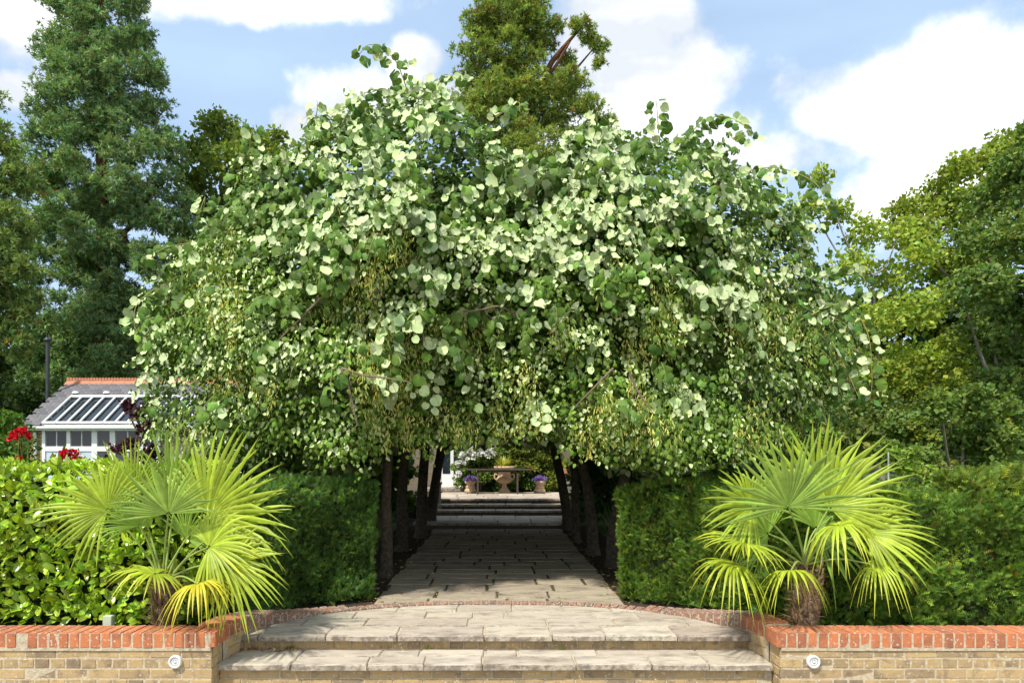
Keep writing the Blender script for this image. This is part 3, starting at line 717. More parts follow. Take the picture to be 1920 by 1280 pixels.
for r_ in range(rows):
    t = (r_+.5)/rows; x = RX0+.12+(.125 if r_ % 2 else 0)
    while x < RX1-.1:
        if not (-10.45 < x < -7.0 and t < .62) or x > -7.0:
            p = roofpt(x, t, .002)
            if nslate < 295:
                o = link_mesh('slate', random.choice(sm_), None, roof, None, p); o.parent = roof
                o.matrix_parent_inverse = Matrix.Identity(4); o.location = Vector(p)-Vector(gh.location); o.location = Vector(p)
                o.matrix_parent_inverse = Matrix.Identity(4)
                o.rotation_euler = (pitch+.045, 0, 0); nslate += 1
        x += .25
# ridge tiles with scalloped crest
def ridge_mesh():
    bm = bmesh.new(); n = 8; L_ = .3
    pr = [(-.13, -.10), (-.07, -.03), (0, .02), (.07, -.03), (.13, -.10)]
    for i in range(len(pr)-1):
        a, b = pr[i], pr[i+1]; bm.faces.new([bm.verts.new(v) for v in ((-L_/2+.003, a[0], a[1]), (L_/2-.003, a[0], a[1]), (L_/2-.003, b[0], b[1]), (-L_/2+.003, b[0], b[1]))])
    for k in range(4):      # four rounded crests per tile
        c = -L_/2+.0375+k*.075; ring_ = [(c+.034*math.cos(a), .02+.045+.04*math.sin(a)) for a in np.linspace(0, math.pi, 7)]
        ring_ = [(c+.034, .01)]+ring_+[(c-.034, .01)]
        for yy in (-.012, .012): bm.faces.new([bm.verts.new((q[0], yy, q[1])) for q in ring_])
        for i in range(len(ring_)-1):
            a, b = ring_[i], ring_[i+1]; bm.faces.new([bm.verts.new(v) for v in ((a[0], -.012, a[1]), (b[0], -.012, b[1]), (b[0], .012, b[1]), (a[0], .012, a[1]))])
    me = bpy.data.meshes.new('ridge_tile'); bm.to_mesh(me); bm.free(); me.materials.append(M['terracotta']); return me
rm = ridge_mesh(); x = RX0+.15
while x < RX1: link_mesh('ridge_tile', rm, None, gh, None, (x, 17.8, 3.27)); x += .3
# glass roof panel
def strip(name, a, b, wd, th, mat, parent, off=.03):
    """bar lying on the roof from (x,t) a to (x,t) b"""
    A, B = roofpt(a[0], a[1], off), roofpt(b[0], b[1], off); d = norm(B-A); n_ = np.array([0, -.545, .84]); s_ = np.cross(d, n_)
    V = [p+s_*i*wd/2+n_*j*th for p in (A, B) for (i, j) in ((-1, 0), (1, 0), (1, 1), (-1, 1))]
    Fc = [(0, 1, 2, 3), (7, 6, 5, 4), (0, 4, 5, 1), (1, 5, 6, 2), (2, 6, 7, 3), (3, 7, 4, 0)]
    return link_mesh(name, mesh_np(name, V, Fc), mat, parent)
sk = box('skylight', -10.42, -7.03, 15.99, 16.0, 2.06, 2.085, M['white_paint'], gh)
strip('frame', (-10.46, .60), (-7.0, .60), .07, .05, M['white_paint'], sk); strip('frame', (-10.46, .015), (-7.0, .015), .05, .04, M['white_paint'], sk)
for i in range(13):
    x = -10.45+i*.2775
    strip('glazing_bar', (x, .0), (x, .60), .036, .045, M['white_paint'], sk)
    if i < 12:
        V = [roofpt(x+.02, .01, .015), roofpt(x+.26, .01, .015), roofpt(x+.26, .6, .015), roofpt(x+.02, .6, .015)]
        link_mesh('pane', mesh_np('pane', V, [(0, 1, 2, 3)]), M['glass_dark'], sk)
for u in (144, 202, 249):
    p = roofpt((u-CU)/F*17.3, .70, .02); lathe('roof_vent', [(.08, 0), (.075, .03), (.05, .055), (.0, .06)], p, M['white_paint'], gh, 12)
box('fascia', RX0, RX1, 16.02, 16.06, 1.96, 2.06, M['white_paint'], gh); box('gutter', RX0-.02, RX1, 15.93, 16.01, 2.0, 2.055, M['white_paint'], gh, .01)
gx = (66-CU)/F*16.1
tubes('downpipe', [(np.array([[gx, 15.98, 2.0], [gx, 16.08, 1.9], [gx, 16.1, 1.8], [gx, 16.1, 0]]), .035)], M['white_paint'], gh, None, 8)
s16 = 16.15/F
def gxp(u): return (u-CU)*s16
def gzp(v): return EYE-(v-CV)*s16
fr = box('window', gxp(80), gxp(300), 16.15, 16.2, gzp(960), gzp(803), M['white_paint'], gh)
cols = [(87, 105), (107.5, 125), (134, 152), (154.5, 172), (184, 206), (218, 238), (241, 261), (270, 292)]
for (a, b) in cols:
    box('pane', gxp(a), gxp(b), 16.142, 16.148, gzp(836), gzp(808), M['glass_dark'], fr)
    box('pane', gxp(a), gxp(b), 16.142, 16.148, gzp(900), gzp(846), M['blind'] if b < 180 else M['glass_dark'], fr)
for (a, b) in ((80, 86), (126, 133), (173, 183), (207, 217), (262, 269)): box('mullion', gxp(a), gxp(b), 16.12, 16.141, gzp(940), gzp(804), M['white_paint'], fr)
for (a, b) in ((86, 126), (133, 173), (183, 207), (217, 262)): box('rail', gxp(a)+.002, gxp(b)-.002, 16.125, 16.1405, gzp(845.5), gzp(836.5), M['white_paint'], fr)
fl = empty('flue_pipe', (-11.2, 17.0, 0), 'black metal flue pipe standing against the left gable of the garden house', 'flue')
tubes('pipe', [(np.array([[-11.12, 17.2, -.03], [-11.12, 17.2, 2], [-11.12, 17.2, 4.2]]), .043)], M['black_metal'], fl, None, 14)
lathe('cowl', [(.062, 0), (.085, .01), (.085, .05), (.07, .08), (0, .09)], (-11.12, 17.2, 4.2), M['black_metal'], fl, 14)

# ------------------------------------------------------------------ house beyond the terrace
M['house_brick'] = plain('house wall', (.17, .14, .10), .9, .1, nscale=10, var=.25)
ho = empty('house', (1.5, 23, .41), 'house behind the terrace with white glazed door, glass roof lantern topped by a terracotta finial', 'building')
box('wall', -5, -1.56, 19.0, 27, .40, 5.6, M['house_brick'], ho); box('wall', -.86, 7, 19.0, 27, .40, 5.6, M['house_brick'], ho); box('wall', -1.56, -.86, 19.0, 27, 2.95, 5.6, M['house_brick'], ho)
bm = bmesh.new()
for pts in (((-5.2, 18.7, 5.5), (7.2, 18.7, 5.5), (5.6, 22.8, 8.6), (-3.6, 22.8, 8.6)), ((7.2, 27.2, 5.5), (-5.2, 27.2, 5.5), (-3.6, 22.8, 8.6), (5.6, 22.8, 8.6)), ((-5.2, 27.2, 5.5), (-5.2, 18.7, 5.5), (-3.6, 22.8, 8.6)), ((7.2, 18.7, 5.5), (7.2, 27.2, 5.5), (5.6, 22.8, 8.6))): quad(bm, pts)
me = bpy.data.meshes.new('roof'); bm.to_mesh(me); bm.free(); link_mesh('roof', me, M['slate'], ho)
dr = box('door', -1.50, -.90, 18.95, 19.0, .51, 2.75, M['white_paint'], ho); box('door_frame', -1.56, -1.505, 18.93, 19.05, .51, 2.85, M['white_paint'], ho)
box('door_frame', -.895, -.84, 18.93, 19.05, .51, 2.85, M['white_paint'], ho); box('door_step', -1.9, -.75, 18.5, 18.925, .41, .508, M['slab'], ho, .01)
for (a, b) in ((-1.46, -1.25), (-1.15, -.94)): box('pane', a, b, 18.94, 18.946, .88, 2.6, M['glass_dark'], dr)
box('panel', -1.24, -1.16, 18.93, 18.947, .52, 2.74, M['white_paint'], dr)
lx_, ly_ = (1106-CU)/F*21, 21.0
M['lantern_glass'] = plain('lantern glass', (.55, .62, .68), .08, .6, nscale=3, var=.1, bstr=0)
lathe('lantern_base', [(.75, 7.0), (.75, 9.6), (.82, 9.62), (.82, 9.72), (.6, 9.75)], (lx_, ly_, 0), M['white_paint'], ho, 8)
ln = lathe('roof_lantern', [(.72, 9.72), (.02, 11.02)], (lx_, ly_, 0), M['lantern_glass'], ho, 8)
rods = []
for k in range(8):
    a = 2*math.pi*k/8; rods.append((np.array([[lx_+.73*math.cos(a), ly_+.73*math.sin(a), 9.73], [lx_+.375*math.cos(a), ly_+.375*math.sin(a), 10.38], [lx_, ly_, 11.04]]), .018))
tubes('glazing_bars', rods, M['white_paint'], ln, None, 5)
lathe('finial', [(.06, 11.0), (.05, 11.05), (.035, 11.1), (.03, 11.18), (.065, 11.2), (.07, 11.235), (.03, 11.26), (.055, 11.3), (.05, 11.35), (.02, 11.4), (0, 11.45)], (lx_, ly_, 0), M['terracotta'], ho, 12)

# ------------------------------------------------------------------ terrace furniture
M['clay'] = plain('pale terracotta', (.52, .37, .24), .85, .15, nscale=14, var=.22)
M['rust'] = plain('rusted iron', (.07, .05, .042), .7, .3, nscale=20, var=.3)
M['pierstone'] = plain('grey stone', (.27, .25, .21), .9, .1, nscale=10, var=.25)
TZ = .412; ux = (945.5-CU)/F*17.95
ur = empty('stone_urn', (ux, 17.95, TZ), 'large pale classical urn with fluted bowl and side handles behind the iron table', 'urn')
lathe('base', [(.0, 0), (.155, 0), (.155, .045), (.13, .06), (.10, .10), (.065, .16), (.055, .20), (.075, .215), (.05, .24)], (ux, 17.95, TZ), M['clay'], ur, 24)
lathe('bowl', [(.05, .23), (.12, .245), (.19, .29), (.215, .34), (.20, .38), (.165, .42), (.16, .46), (.165, .58), (.20, .62), (.265, .63), (.275, .66), (.26, .69), (.22, .69), (.18, .62), (0, .60)], (ux, 17.95, TZ), M['clay'], ur, 40, (.25, .36))
for sg in (-1, 1):
    q = curve3([(ux+sg*.17, 17.95, TZ+.46), (ux+sg*.24, 17.95, TZ+.48), (ux+sg*.25, 17.95, TZ+.38), (ux+sg*.19, 17.95, TZ+.33)], 5); tubes('handle', [(q, .018)], M['clay'], ur, None, 7)
def strap_plant(name, label, cat, base, n, ln, w, col, spread=1.0, tipcol=None):
    r0 = empty(name, base, label, cat); V = []; Fc = []; C = []
    for i in range(n):
        a = random.uniform(0, 2*math.pi); e = random.uniform(.25, 1.35)*spread; d = np.array([math.cos(a)*math.sin(e), math.sin(a)*math.sin(e), math.cos(e)])
        l_ = ln*random.uniform(.7, 1.1); s_ = norm(np.cross(d, [0, 0, 1.0])+1e-6); p0 = np.array(base)+d*.02; k = np.exp(random.gauss(0, .2)); o = len(V)
        for j, f in enumerate((0, .35, .7, 1)):
            c = p0+d*l_*f+np.array([0, 0, -.35*l_*f*f*math.sin(e)]); ww = w*(1, .9, .6, .03)[j]
            V += [c-s_*ww, c+s_*ww]; cc = np.array(col)*k
            if tipcol is not None: cc = cc*(1-f)+np.array(tipcol)*f
            C += [cc, cc]
        for j in range(3): Fc.append((o+2*j, o+2*j+1, o+2*j+3, o+2*j+2))
    link_mesh('leaves', mesh_np('leaves', V, Fc, np.array(C)), M['palm'], r0, 'stuff'); return r0
strap_plant('potted_yucca', 'yellow-green spiky plant growing in the large urn', 'plant', (ux-.02, 17.95, TZ+.64), 130, .42, .014, (.30, .36, .05), 1.0, (.5, .5, .09))
def chimney_pot(u, d, label):
    x = (u-CU)/F*d; r0 = empty('chimney_pot_planter', (x, d, TZ), label, 'planter', 'clay chimney pots with purple flowers')
    lathe('pot', [(0, 0), (.15, 0), (.152, .07), (.12, .11), (.11, .13), (.115, .14), (.125, .145), (.125, .165), (.10, .17), (.095, .23), (.13, .24), (.14, .27), (.14, .31), (.12, .31), (.11, .25), (0, .25)], (x, d, TZ), M['clay'], r0, 24, (.24, .32))
    n = 260; dd = rand_dir(n); dd[:, 2] = abs(dd[:, 2]); P = np.array([x, d, TZ+.31])+dd*np.array([.19, .15, .13])*rng.uniform(.3, 1, (n, 1))
    g = rng.random(n) < .3; C = colvar(n, (.20, .10, .48), .3); C[g] = colvar(int(g.sum()), (.08, .15, .04), .2); m_ = rng.random(n) < .2; C[m_] = colvar(int(m_.sum()), (.42, .26, .55), .2)
    f0 = empty('petunia_plant', (x, d, TZ+.3), 'purple flowers in the '+('left' if u < 930 else 'right')+' chimney pot on the terrace', 'flowers')
    link_mesh('flowers', scatter('flowers', P, dd, rand_dir(n), rng.uniform(.03, .055, n), C, QUAD, False), M['petal'], f0, 'stuff'); return r0
chimney_pot(882, 17.9, 'pale clay chimney pot planter left of the iron table, against the white door'); chimney_pot(1012, 17.9, 'pale clay chimney pot planter right of the iron table')
tb = empty('iron_table', (0, 17.5, TZ), 'long narrow rusted iron table standing in front of the urn', 'table')
tx = lambda u: (u-CU)/F*17.5
box('table_top', tx(863), tx(1004), 17.3, 17.7, TZ+.60, TZ+.628, M['rust'], tb); box('apron', tx(896), tx(971), 17.34, 17.36, TZ+.55, TZ+.598, M['rust'], tb)
for u in (896, 970):
    for yy in (17.34, 17.62): box('leg', tx(u)-.022, tx(u)+.022, yy, yy+.04, TZ, TZ+.5995, M['rust'], tb)
box('foot_rail', tx(896), tx(970), 17.345, 17.365, TZ+.015, TZ+.035, M['rust'], tb)
for (u, d, lab, top) in ((819.5, 15.3, 'grey stone pier at the left end of the far steps', .80), (1068, 15.3, 'grey stone pier at the right end of the far steps', .80)):
    x = (u-CU)/F*d; r0 = empty('stone_pier', (x, d, .1), lab, 'pier', 'stone piers of the far steps')
    box('shaft', x-.085, x+.085, d-.085, d+.085, .0, top-.06, M['pierstone'], r0, .006); box('cap', x-.11, x+.11, d-.11, d+.11, top-.06, top, M['pierstone'], r0, .012)
    box('foot', x-.11, x+.11, d-.11, d+.11, .0, .30, M['pierstone'], r0, .01)
x = (1060-CU)/F*15.3
x = (1060-CU)/F*16.3; r0 = empty('terracotta_pot', (x, 16.3, .41), 'tall orange terracotta vase beside the right-hand pier', 'vase')
lathe('vase', [(0, 0), (.06, 0), (.05, .04), (.03, .1), (.035, .16), (.075, .27), (.085, .36), (.07, .40), (.09, .43), (.06, .43), (0, .4)], (x, 16.3, .41+.23), M['terracotta'], r0, 18)
box('plinth', x-.08, x+.08, 16.22, 16.38, .41, .64, M['pierstone'], r0, .008)
# climbing rose and shrubs against the house
def shrub(name, label, cat, c, r, col, ls, n, base, tmpl=LAUREL, accent=None, mat='leaf'):
    r0 = empty(name, base, label, cat); bl = []
    for i in range(n): bl.append((np.array(c)+np.array([random.uniform(-1, 1)*r[0], random.uniform(-1, 1)*r[1], random.uniform(-1, 1)*r[2]]), .28))
    P, T, Nn, S, C = blobs_foliage(bl, col, ls, 2.0, tmpl, sub=10, subr=.45, accent=accent, acc_p=.2)
    link_mesh('foliage', scatter('foliage', P, T, Nn, S, C, tmpl, False), M[mat], r0, 'stuff')
    b = np.array(base, float)
    tubes('stem', [(np.array([b+[dx, 0, 0], b+[dx*1.5, 0, r[2]], np.array(c)+[dx*2, 0, 0]]), [.02, .015, .01]) for dx in (-.15, 0, .2)], M['brown_twig'], r0)
    return r0
def bloom_mesh(name, r, col, seed, n=22):
    rr = np.random.default_rng(seed); d = norm(rr.normal(size=(n, 3))); d[:, 1] = -abs(d[:, 1]); P = d*r*.35; C = np.clip(np.array(col)*np.exp(rr.normal(0, .12, (n, 1))), 0, .9)
    me = scatter(name, P, norm(d+rr.normal(0, .4, (n, 3))), norm(d*-1+rr.normal(0, .6, (n, 3))), np.full(n, r), C, HEARTL, True); me.materials.append(M['petal']); return me
rose = shrub('climbing_rose', 'climbing rose covered with white blooms beside the white door', 'rose', (-.35, 18.45, 1.35), (.62, .2, .85), (.13, .2, .04), .06, 34, (-.4, 18.5, TZ), QUAD)
wm = [bloom_mesh('rose_bloom', .055, (.8, .8, .76), i) for i in range(4)]
for (u, v) in [(864,836),(878,842),(880,838),(896,841),(884,836),(901,828),(909,829),(913,842),(905,848),(888,850),(895,854),(887,858),(912,852),(921,848),(928,850),(869,851),(877,860),(866,865),(871,868),(860,868),(924,838),(941,832),(943,829),(918,845),(900,851),(860,884),(862,888),(906,845),(880,845),(872,835),(892,835),(856,872),(899,832),(915,856),(866,855)]:
    o = link_mesh('rose_bloom', random.choice(wm), None, rose, None, at(u+random.uniform(-1, 1), v+random.uniform(-1, 1), 18.05)); o.rotation_euler = (random.uniform(-.5, .5), 0, random.uniform(-.6, .6)); o.scale = (random.uniform(.95, 1.45),)*3
shrub('terrace_shrub', 'golden green shrub right of the urn against the house wall', 'shrub', (1.1, 18.6, 1.15), (.75, .2, .75), (.14, .18, .03), .055, 32, (1.2, 18.6, TZ), QUAD, (.3, .26, .04))
shrub('terrace_shrub', 'low dark green shrub behind the table legs', 'shrub', (.35, 18.6, .75), (1.0, .15, .35), (.05, .09, .02), .06, 22, (.3, 18.6, TZ), QUAD)
shrub('side_shrub', 'dark leafy shrub right of the path beyond the lime trunks', 'shrub', (2.35, 13.6, .75), (.7, .5, .6), (.06, .12, .035), .09, 20, (2.3, 13.6, 0), QUAD)
shrub('side_shrub', 'tall leafy shrub added to darken the gap at the left end of the far steps', 'shrub', (-2.45, 15.0, 1.2), (.6, .35, .95), (.07, .13, .03), .09, 34, (-2.4, 15.0, 0), QUAD)  # added shrub, keeps the bright gap behind the left trunks dark
shrub('side_shrub', 'dark leafy shrub left of the path beyond the lime trunks', 'shrub', (-2.4, 12.8, .8), (.6, .6, .6), (.05, .10, .03), .09, 18, (-2.4, 12.8, 0), QUAD)
shrub('side_shrub', 'broad dark shrub right of the far steps behind the right pier', 'shrub', (3.2, 15.0, 1.0), (1.3, .3, .8), (.06, .11, .03), .10, 50, (3.1, 15.0, 0), QUAD)
strap_plant('iris_clump', 'clump of sword-shaped leaves right of the path behind the lime trunks', 'plant', (1.95, 11.3, 0), 60, .75, .016, (.13, .22, .07), .5)
strap_plant('iris_clump', 'clump of arching sword-shaped leaves left of the path behind the lime trunks', 'plant', (-1.75, 10.3, 0), 50, .65, .014, (.17, .22, .06), .6)

# ------------------------------------------------------------------ lime trees: canopy
OUT = [(268, 780), (262, 700), (262, 630), (262, 560), (300, 500), (350, 440), (400, 385), (450, 320), (510, 280), (565, 245), (620, 205), (700, 185), (760, 160), (830, 150), (885, 190),
       (930, 245), (1000, 305), (1045, 245), (1105, 210), (1190, 235), (1260, 240), (1330, 255), (1410, 305), (1480, 350), (1535, 420), (1550, 500), (1595, 580), (1610, 640), (1600, 700), (1580, 770),
       (1500, 820), (1400, 865), (1330, 880), (1240, 885), (1150, 875), (1060, 830), (990, 815), (900, 815), (820, 825), (720, 835), (640, 870), (560, 890), (470, 865), (400, 835), (290, 828)]
OUTn = np.array(OUT, float)
def in_poly(P, poly):
    x, y = P[:, 0], P[:, 1]; c = np.zeros(len(P), bool); j = len(poly)-1
    for i in range(len(poly)):
        xi, yi = poly[i]; xj, yj = poly[j]; k = ((yi > y) != (yj > y)) & (x < (xj-xi)*(y-yi)/(yj-yi+1e-9)+xi); c ^= k; j = i
    return c
UP = np.array([(300, 1300)]+OUT[:30]+[(1580, 1300)], float)
def edge_dist(P):
    best = np.full(len(P), 1e9)
    for a, b in zip(UP[:-1], UP[1:]):
        ab = b-a; t = np.clip(((P-a)@ab)/(ab@ab), 0, 1); d = np.linalg.norm(P-(a+t[:, None]*ab), axis=1); best = np.minimum(best, d)
    return best
def canopy_depth(P):
    e = edge_dist(P); base = 6.95+2.0*(1-np.clip(e/300, 0, 1))**2.4
    q = np.stack([P[:, 0]/130, P[:, 1]/95, np.zeros(len(P))], 1); q2 = q*2.3+7
    return base + 1.05*(vnoise(q, 3)-.5) + .45*(vnoise(q2, 5)-.5) - .25*np.clip((P[:, 1]-560)/250, 0, 1)
def sample_canopy(n, inset=0):
    out = []
    tot = 0
    while tot < n:
        P = np.stack([rng.uniform(240, 1650, n*2), rng.uniform(130, 900, n*2)], 1); P = P[in_poly(P, OUTn)]
        if inset: P = P[edge_dist(P) > inset]
        out.append(P); tot += len(P)
    return np.concatenate(out)[:n]
def unproj(P, d): return np.stack([(P[:, 0]-CU)/F*d, d, EYE-(P[:, 1]-CV)/F*d], 1)
LG = (.082, .148, .026)
trunks_spec = [(-1.30, 8.2, (-1.30, 8.4), .10), (1.52, 8.9, (1.75, 8.7), .13), (-1.42, 10.4, (-1.38, 10.4), .13), (1.40, 10.0, (1.20, 10.1), .12),
               (-1.30, 12.0, (-1.22, 12.0), .14), (1.32, 11.4, (1.27, 11.4), .10), (-1.28, 13.7, (-1.05, 13.5), .15), (1.36, 13.2, (1.08, 13.1), .14)]
tlabels = ['front left lime tree of the tunnel, its crown the higher left hump of silvery leaves',
           'front right lime tree of the pleached tunnel, its crown hanging over the right palm',
           'second lime tree on the left side of the tunnel, counted from the front', 'second lime tree on the right side of the tunnel, slanting trunk flared at its foot',
           'third lime tree on the left side of the tunnel, counted from the front', 'third lime tree on the right side of the tunnel, slim upright trunk',
           'farthest lime tree on the left of the tunnel, thick trunk at the far steps', 'farthest lime tree on the right of the tunnel, trunk leaning over the path']
limes = []
for i, (x, y, tp, r) in enumerate(trunks_spec):
    r0 = empty('lime_tree', (x, y, 0), tlabels[i], 'tree', 'lime trees forming the tunnel'); limes.append(r0)
    q = curve3([(x, y, -.05), (x*.99, y, .3), (x*.6+tp[0]*.4, y, .9), (tp[0], tp[1], 1.7), (tp[0]*1.02, tp[1], 2.6)], 5)
    r *= .8; rr = np.interp(np.linspace(0, 1, len(q)), [0, .12, .4, 1], [r*1.3, r*.9, r*.8, r*.6]); tubes('trunk', [(q, rr)], M['bark'], r0, None, 12, .16)
    for k in range(5):
        a = random.uniform(0, 6.28); b = q[-1-3*k % 9]; e = b+np.array([math.cos(a)*1.1, math.sin(a)*.8, random.uniform(.6, 1.6)])
        w = curve3([b, (b+e)/2+np.array([0, 0, -.1]), e], 5); tubes('limb', [(w, np.linspace(r*.45, .015, len(w)))], M['bark'], r0, None, 7, .1)

def outward(W): 
    return norm(np.stack([(W[:, 0]-.05)*.22, -np.ones(len(W))*.9, .25+(W[:, 2]-3)*.28], 1))
# inner filler leaves, overlapping like tiles
Pf = sample_canopy(42000, 18); df = canopy_depth(Pf) + rng.exponential(.22, len(Pf)) + .12
Wf = unproj(Pf, df); on = outward(Wf); n = len(Wf)
low = np.clip((Pf[:, 1]-430)/250, 0, 1)
Tf = norm(np.array([0, -.75, -.55])+rng.normal(0, .45, (n, 3))+on*.3); Nf = norm(on*.45+np.array([0, 0, .95])[None]+rng.normal(0, .42, (n, 3)))
Sf = (.088-.036*low)*rng.uniform(.65, 1.3, n)
Cf = colvar(n, LG, .3, .08)
clump = vnoise(np.stack([Pf[:, 0]/60, Pf[:, 1]/45, df*2], 1), 9); Cf *= (.65+.8*clump)[:, None]
Cf[low > .3] *= np.array([1.25, 1.12, .9])
fl_ = rng.random(n) < .05+.11*low*clump; Nf[fl_] *= -1
# strands arching out of the surface
def strands(starts, depth, nleaf, ls, up, flipfun, seglen=.06, jit=.3, out=.9):
    n = len(starts); p = unproj(starts, depth); o = outward(p)
    d = norm(o*out+np.array([0, 0, 1.0])*up[:, None]+rng.normal(0, jit, (n, 3))); P, T, Nn, S, C, own = [], [], [], [], [], []; paths = [p.copy()]
    fl0 = rng.random(n) < flipfun(starts); fl = np.where(fl0, .88, .10); tone = np.exp(rng.normal(0, .16, (n, 1)))
    for k in range(nleaf):
        p = p+d*seglen; d = norm(d+np.array([0, 0, -.24])[None]+rng.normal(0, .07, (n, 3))); paths.append(p.copy())
        side = norm(np.cross(d, np.array([0, 0, 1.0])))*(1 if k % 2 else -1)
        alive = (rng.random(n) < .93) & (k < (nleaf*rng.uniform(.6, 1.2, n)))
        t = norm(np.array([0, 0, -.85])[None]+side*.55+d*.25+rng.normal(0, .28, (n, 3)))
        nr = norm(outward(p)*1.0+np.array([0, 0, .45])[None]+rng.normal(0, .55, (n, 3)))
        f = rng.random(n) < fl; nr[f] = norm(-outward(p)[f]-np.array([0, 0, .15])+rng.normal(0, .45, (int(f.sum()), 3)))
        P.append((p+side*.035)[alive]); T.append(t[alive]); Nn.append(nr[alive]); S.append((ls*rng.uniform(.7, 1.25, n)*(1-.35*k/nleaf))[alive])
        C.append((colvar(n, LG, .25, .08)*tone*1.15)[alive])
    return map(np.concatenate, (P, T, Nn, S, C)), np.array(paths)
def flip_upper(P):
    b = vnoise(np.stack([P[:, 0]/75, P[:, 1]/60, np.zeros(len(P))], 1), 21)
    h = np.interp(P[:, 1], [150, 330, 520, 640, 850], [.84, .78, .58, .42, .42]); e = edge_dist(P)
    b = np.clip((b-.30)*4.2, 0, 1)
    rgt = np.interp(P[:, 0], [250, 1350, 1650], [1, 1, .7])
    return np.clip(h*b*rgt, .02, .95)
st1 = sample_canopy(1900, 40); w = np.interp(st1[:, 1], [150, 500, 600, 740, 770], [1, .8, .28, .12, 0])*np.clip((vnoise(np.stack([st1[:, 0]/55, st1[:, 1]/38, np.zeros(len(st1))], 1), 61)-.22)*3, .12, 1); w = np.where((edge_dist(st1) < 75) & (st1[:, 1] < 740), 1, w); st1 = st1[rng.random(len(st1)) < w]
(S1, paths1) = strands(st1, canopy_depth(st1), 9, .120, np.interp(st1[:, 1], [150, 400, 800], [.85, .35, -.2]), flip_upper)
P1, T1, N1, Z1, C1 = S1
st2 = sample_canopy(4200, 22); st2 = st2[(st2[:, 1] > 430) & (st2[:, 1] < 845)]; st2 = st2[rng.random(len(st2)) < np.clip((vnoise(np.stack([st2[:, 0]/48, st2[:, 1]/34, np.zeros(len(st2))], 1), 62)-.2)*3, .15, 1)]
(S2, paths2) = strands(st2, canopy_depth(st2)+.02, 8, .060, np.full(len(st2), .05), lambda P: flip_upper(P)*.75, .04, .3, .7)
P2, T2, N2, Z2, C2 = S2
N2 = norm(N2+np.array([0, 0, .45])*np.sign(N2[:, 2:3]+.6)*(rng.random((len(N2), 1)) < .6)); C2 *= np.array([1.2, 1.12, .9])
# bottom fringe: yellower leaves
fr_ = (np.abs(vnoise(P2*2.2, 31)-.5) > .33) & (P2[:, 2] < 2.1) & (P2[:, 2] > 1.5) & (abs(P2[:, 0]) < 1.7); C2[fr_] = colvar(int(fr_.sum()), (.22, .33, .045), .2)
# long shoots standing out of the outline
SHOOTS = [[(765, 175, 7.6), (757, 150, 7.55), (742, 115, 7.5), (715, 90, 7.45), (690, 85, 7.4), (672, 105, 7.38)],
          [(577, 290, 7.9), (584, 250, 7.85), (595, 205, 7.8), (594, 188, 7.8)], [(1235, 250, 7.7), (1233, 215, 7.65), (1230, 185, 7.6)],
          [(1275, 275, 7.6), (1310, 235, 7.5), (1350, 218, 7.4), (1390, 232, 7.35), (1415, 265, 7.3)], [(1400, 320, 7.8), (1460, 315, 7.7), (1530, 345, 7.6), (1555, 400, 7.5)],
          [(360, 455, 8.0), (310, 465, 7.8), (262, 490, 7.7)], [(330, 520, 8), (285, 545, 7.8), (255, 575, 7.7), (252, 620, 7.65)], [(1500, 600, 7.4), (1580, 570, 7.3), (1625, 620, 7.25), (1635, 700, 7.2), (1632, 750, 7.2)],
          [(640, 235, 7.7), (665, 195, 7.6), (700, 172, 7.5), (730, 168, 7.5)], [(465, 300, 8.2), (470, 260, 8.1), (475, 235, 8.1)], [(1540, 520, 7.9), (1600, 500, 7.7), (1640, 560, 7.6)], [(930, 220, 7.5), (970, 192, 7.3), (975, 210, 7.2)],
          [(300, 600, 7.9), (280, 640, 7.7), (278, 690, 7.6)], [(820, 160, 7.5), (835, 140, 7.5), (860, 150, 7.4)], [(1560, 640, 7.6), (1590, 700, 7.5), (1610, 745, 7.4)], [(380, 400, 8.1), (385, 370, 8), (375, 395, 7.9)]]
sp_, tp_, np_, zp_, cp_, shoot_tubes = [], [], [], [], [], []
for pts in SHOOTS:
    q = curve3([at(*p) for p in pts], 8); shoot_tubes.append((q, np.linspace(.008, .003, len(q))))
    ln = np.concatenate([[0], np.cumsum(np.linalg.norm(np.diff(q, axis=0), axis=1))]); k = 0
    for s in np.arange(.02, ln[-1]+.01, .038):
        c = np.array([np.interp(s, ln, q[:, i]) for i in range(3)]); sd_ = np.array([1, 0, 0])*(1 if k % 2 else -1); k += 1
        t = norm(sd_*.7+np.array([0, 0, -.5])+rng.normal(0, .3, 3)); nn = norm(np.array([0, -1, .3])*(1 if rng.random() < .7 else -1)+rng.normal(0, .4, 3))
        sp_.append(c+sd_*.045); tp_.append(t); np_.append(nn); zp_.append(.11*rng.uniform(.6, 1.15)); cp_.append(colvar(1, LG, .2)[0]*1.1)
P1 = np.concatenate([P1, sp_]); T1 = np.concatenate([T1, tp_]); N1 = np.concatenate([N1, np_]); Z1 = np.concatenate([Z1, zp_]); C1 = np.concatenate([C1, cp_])
XS = .42       # the two crowns meet here
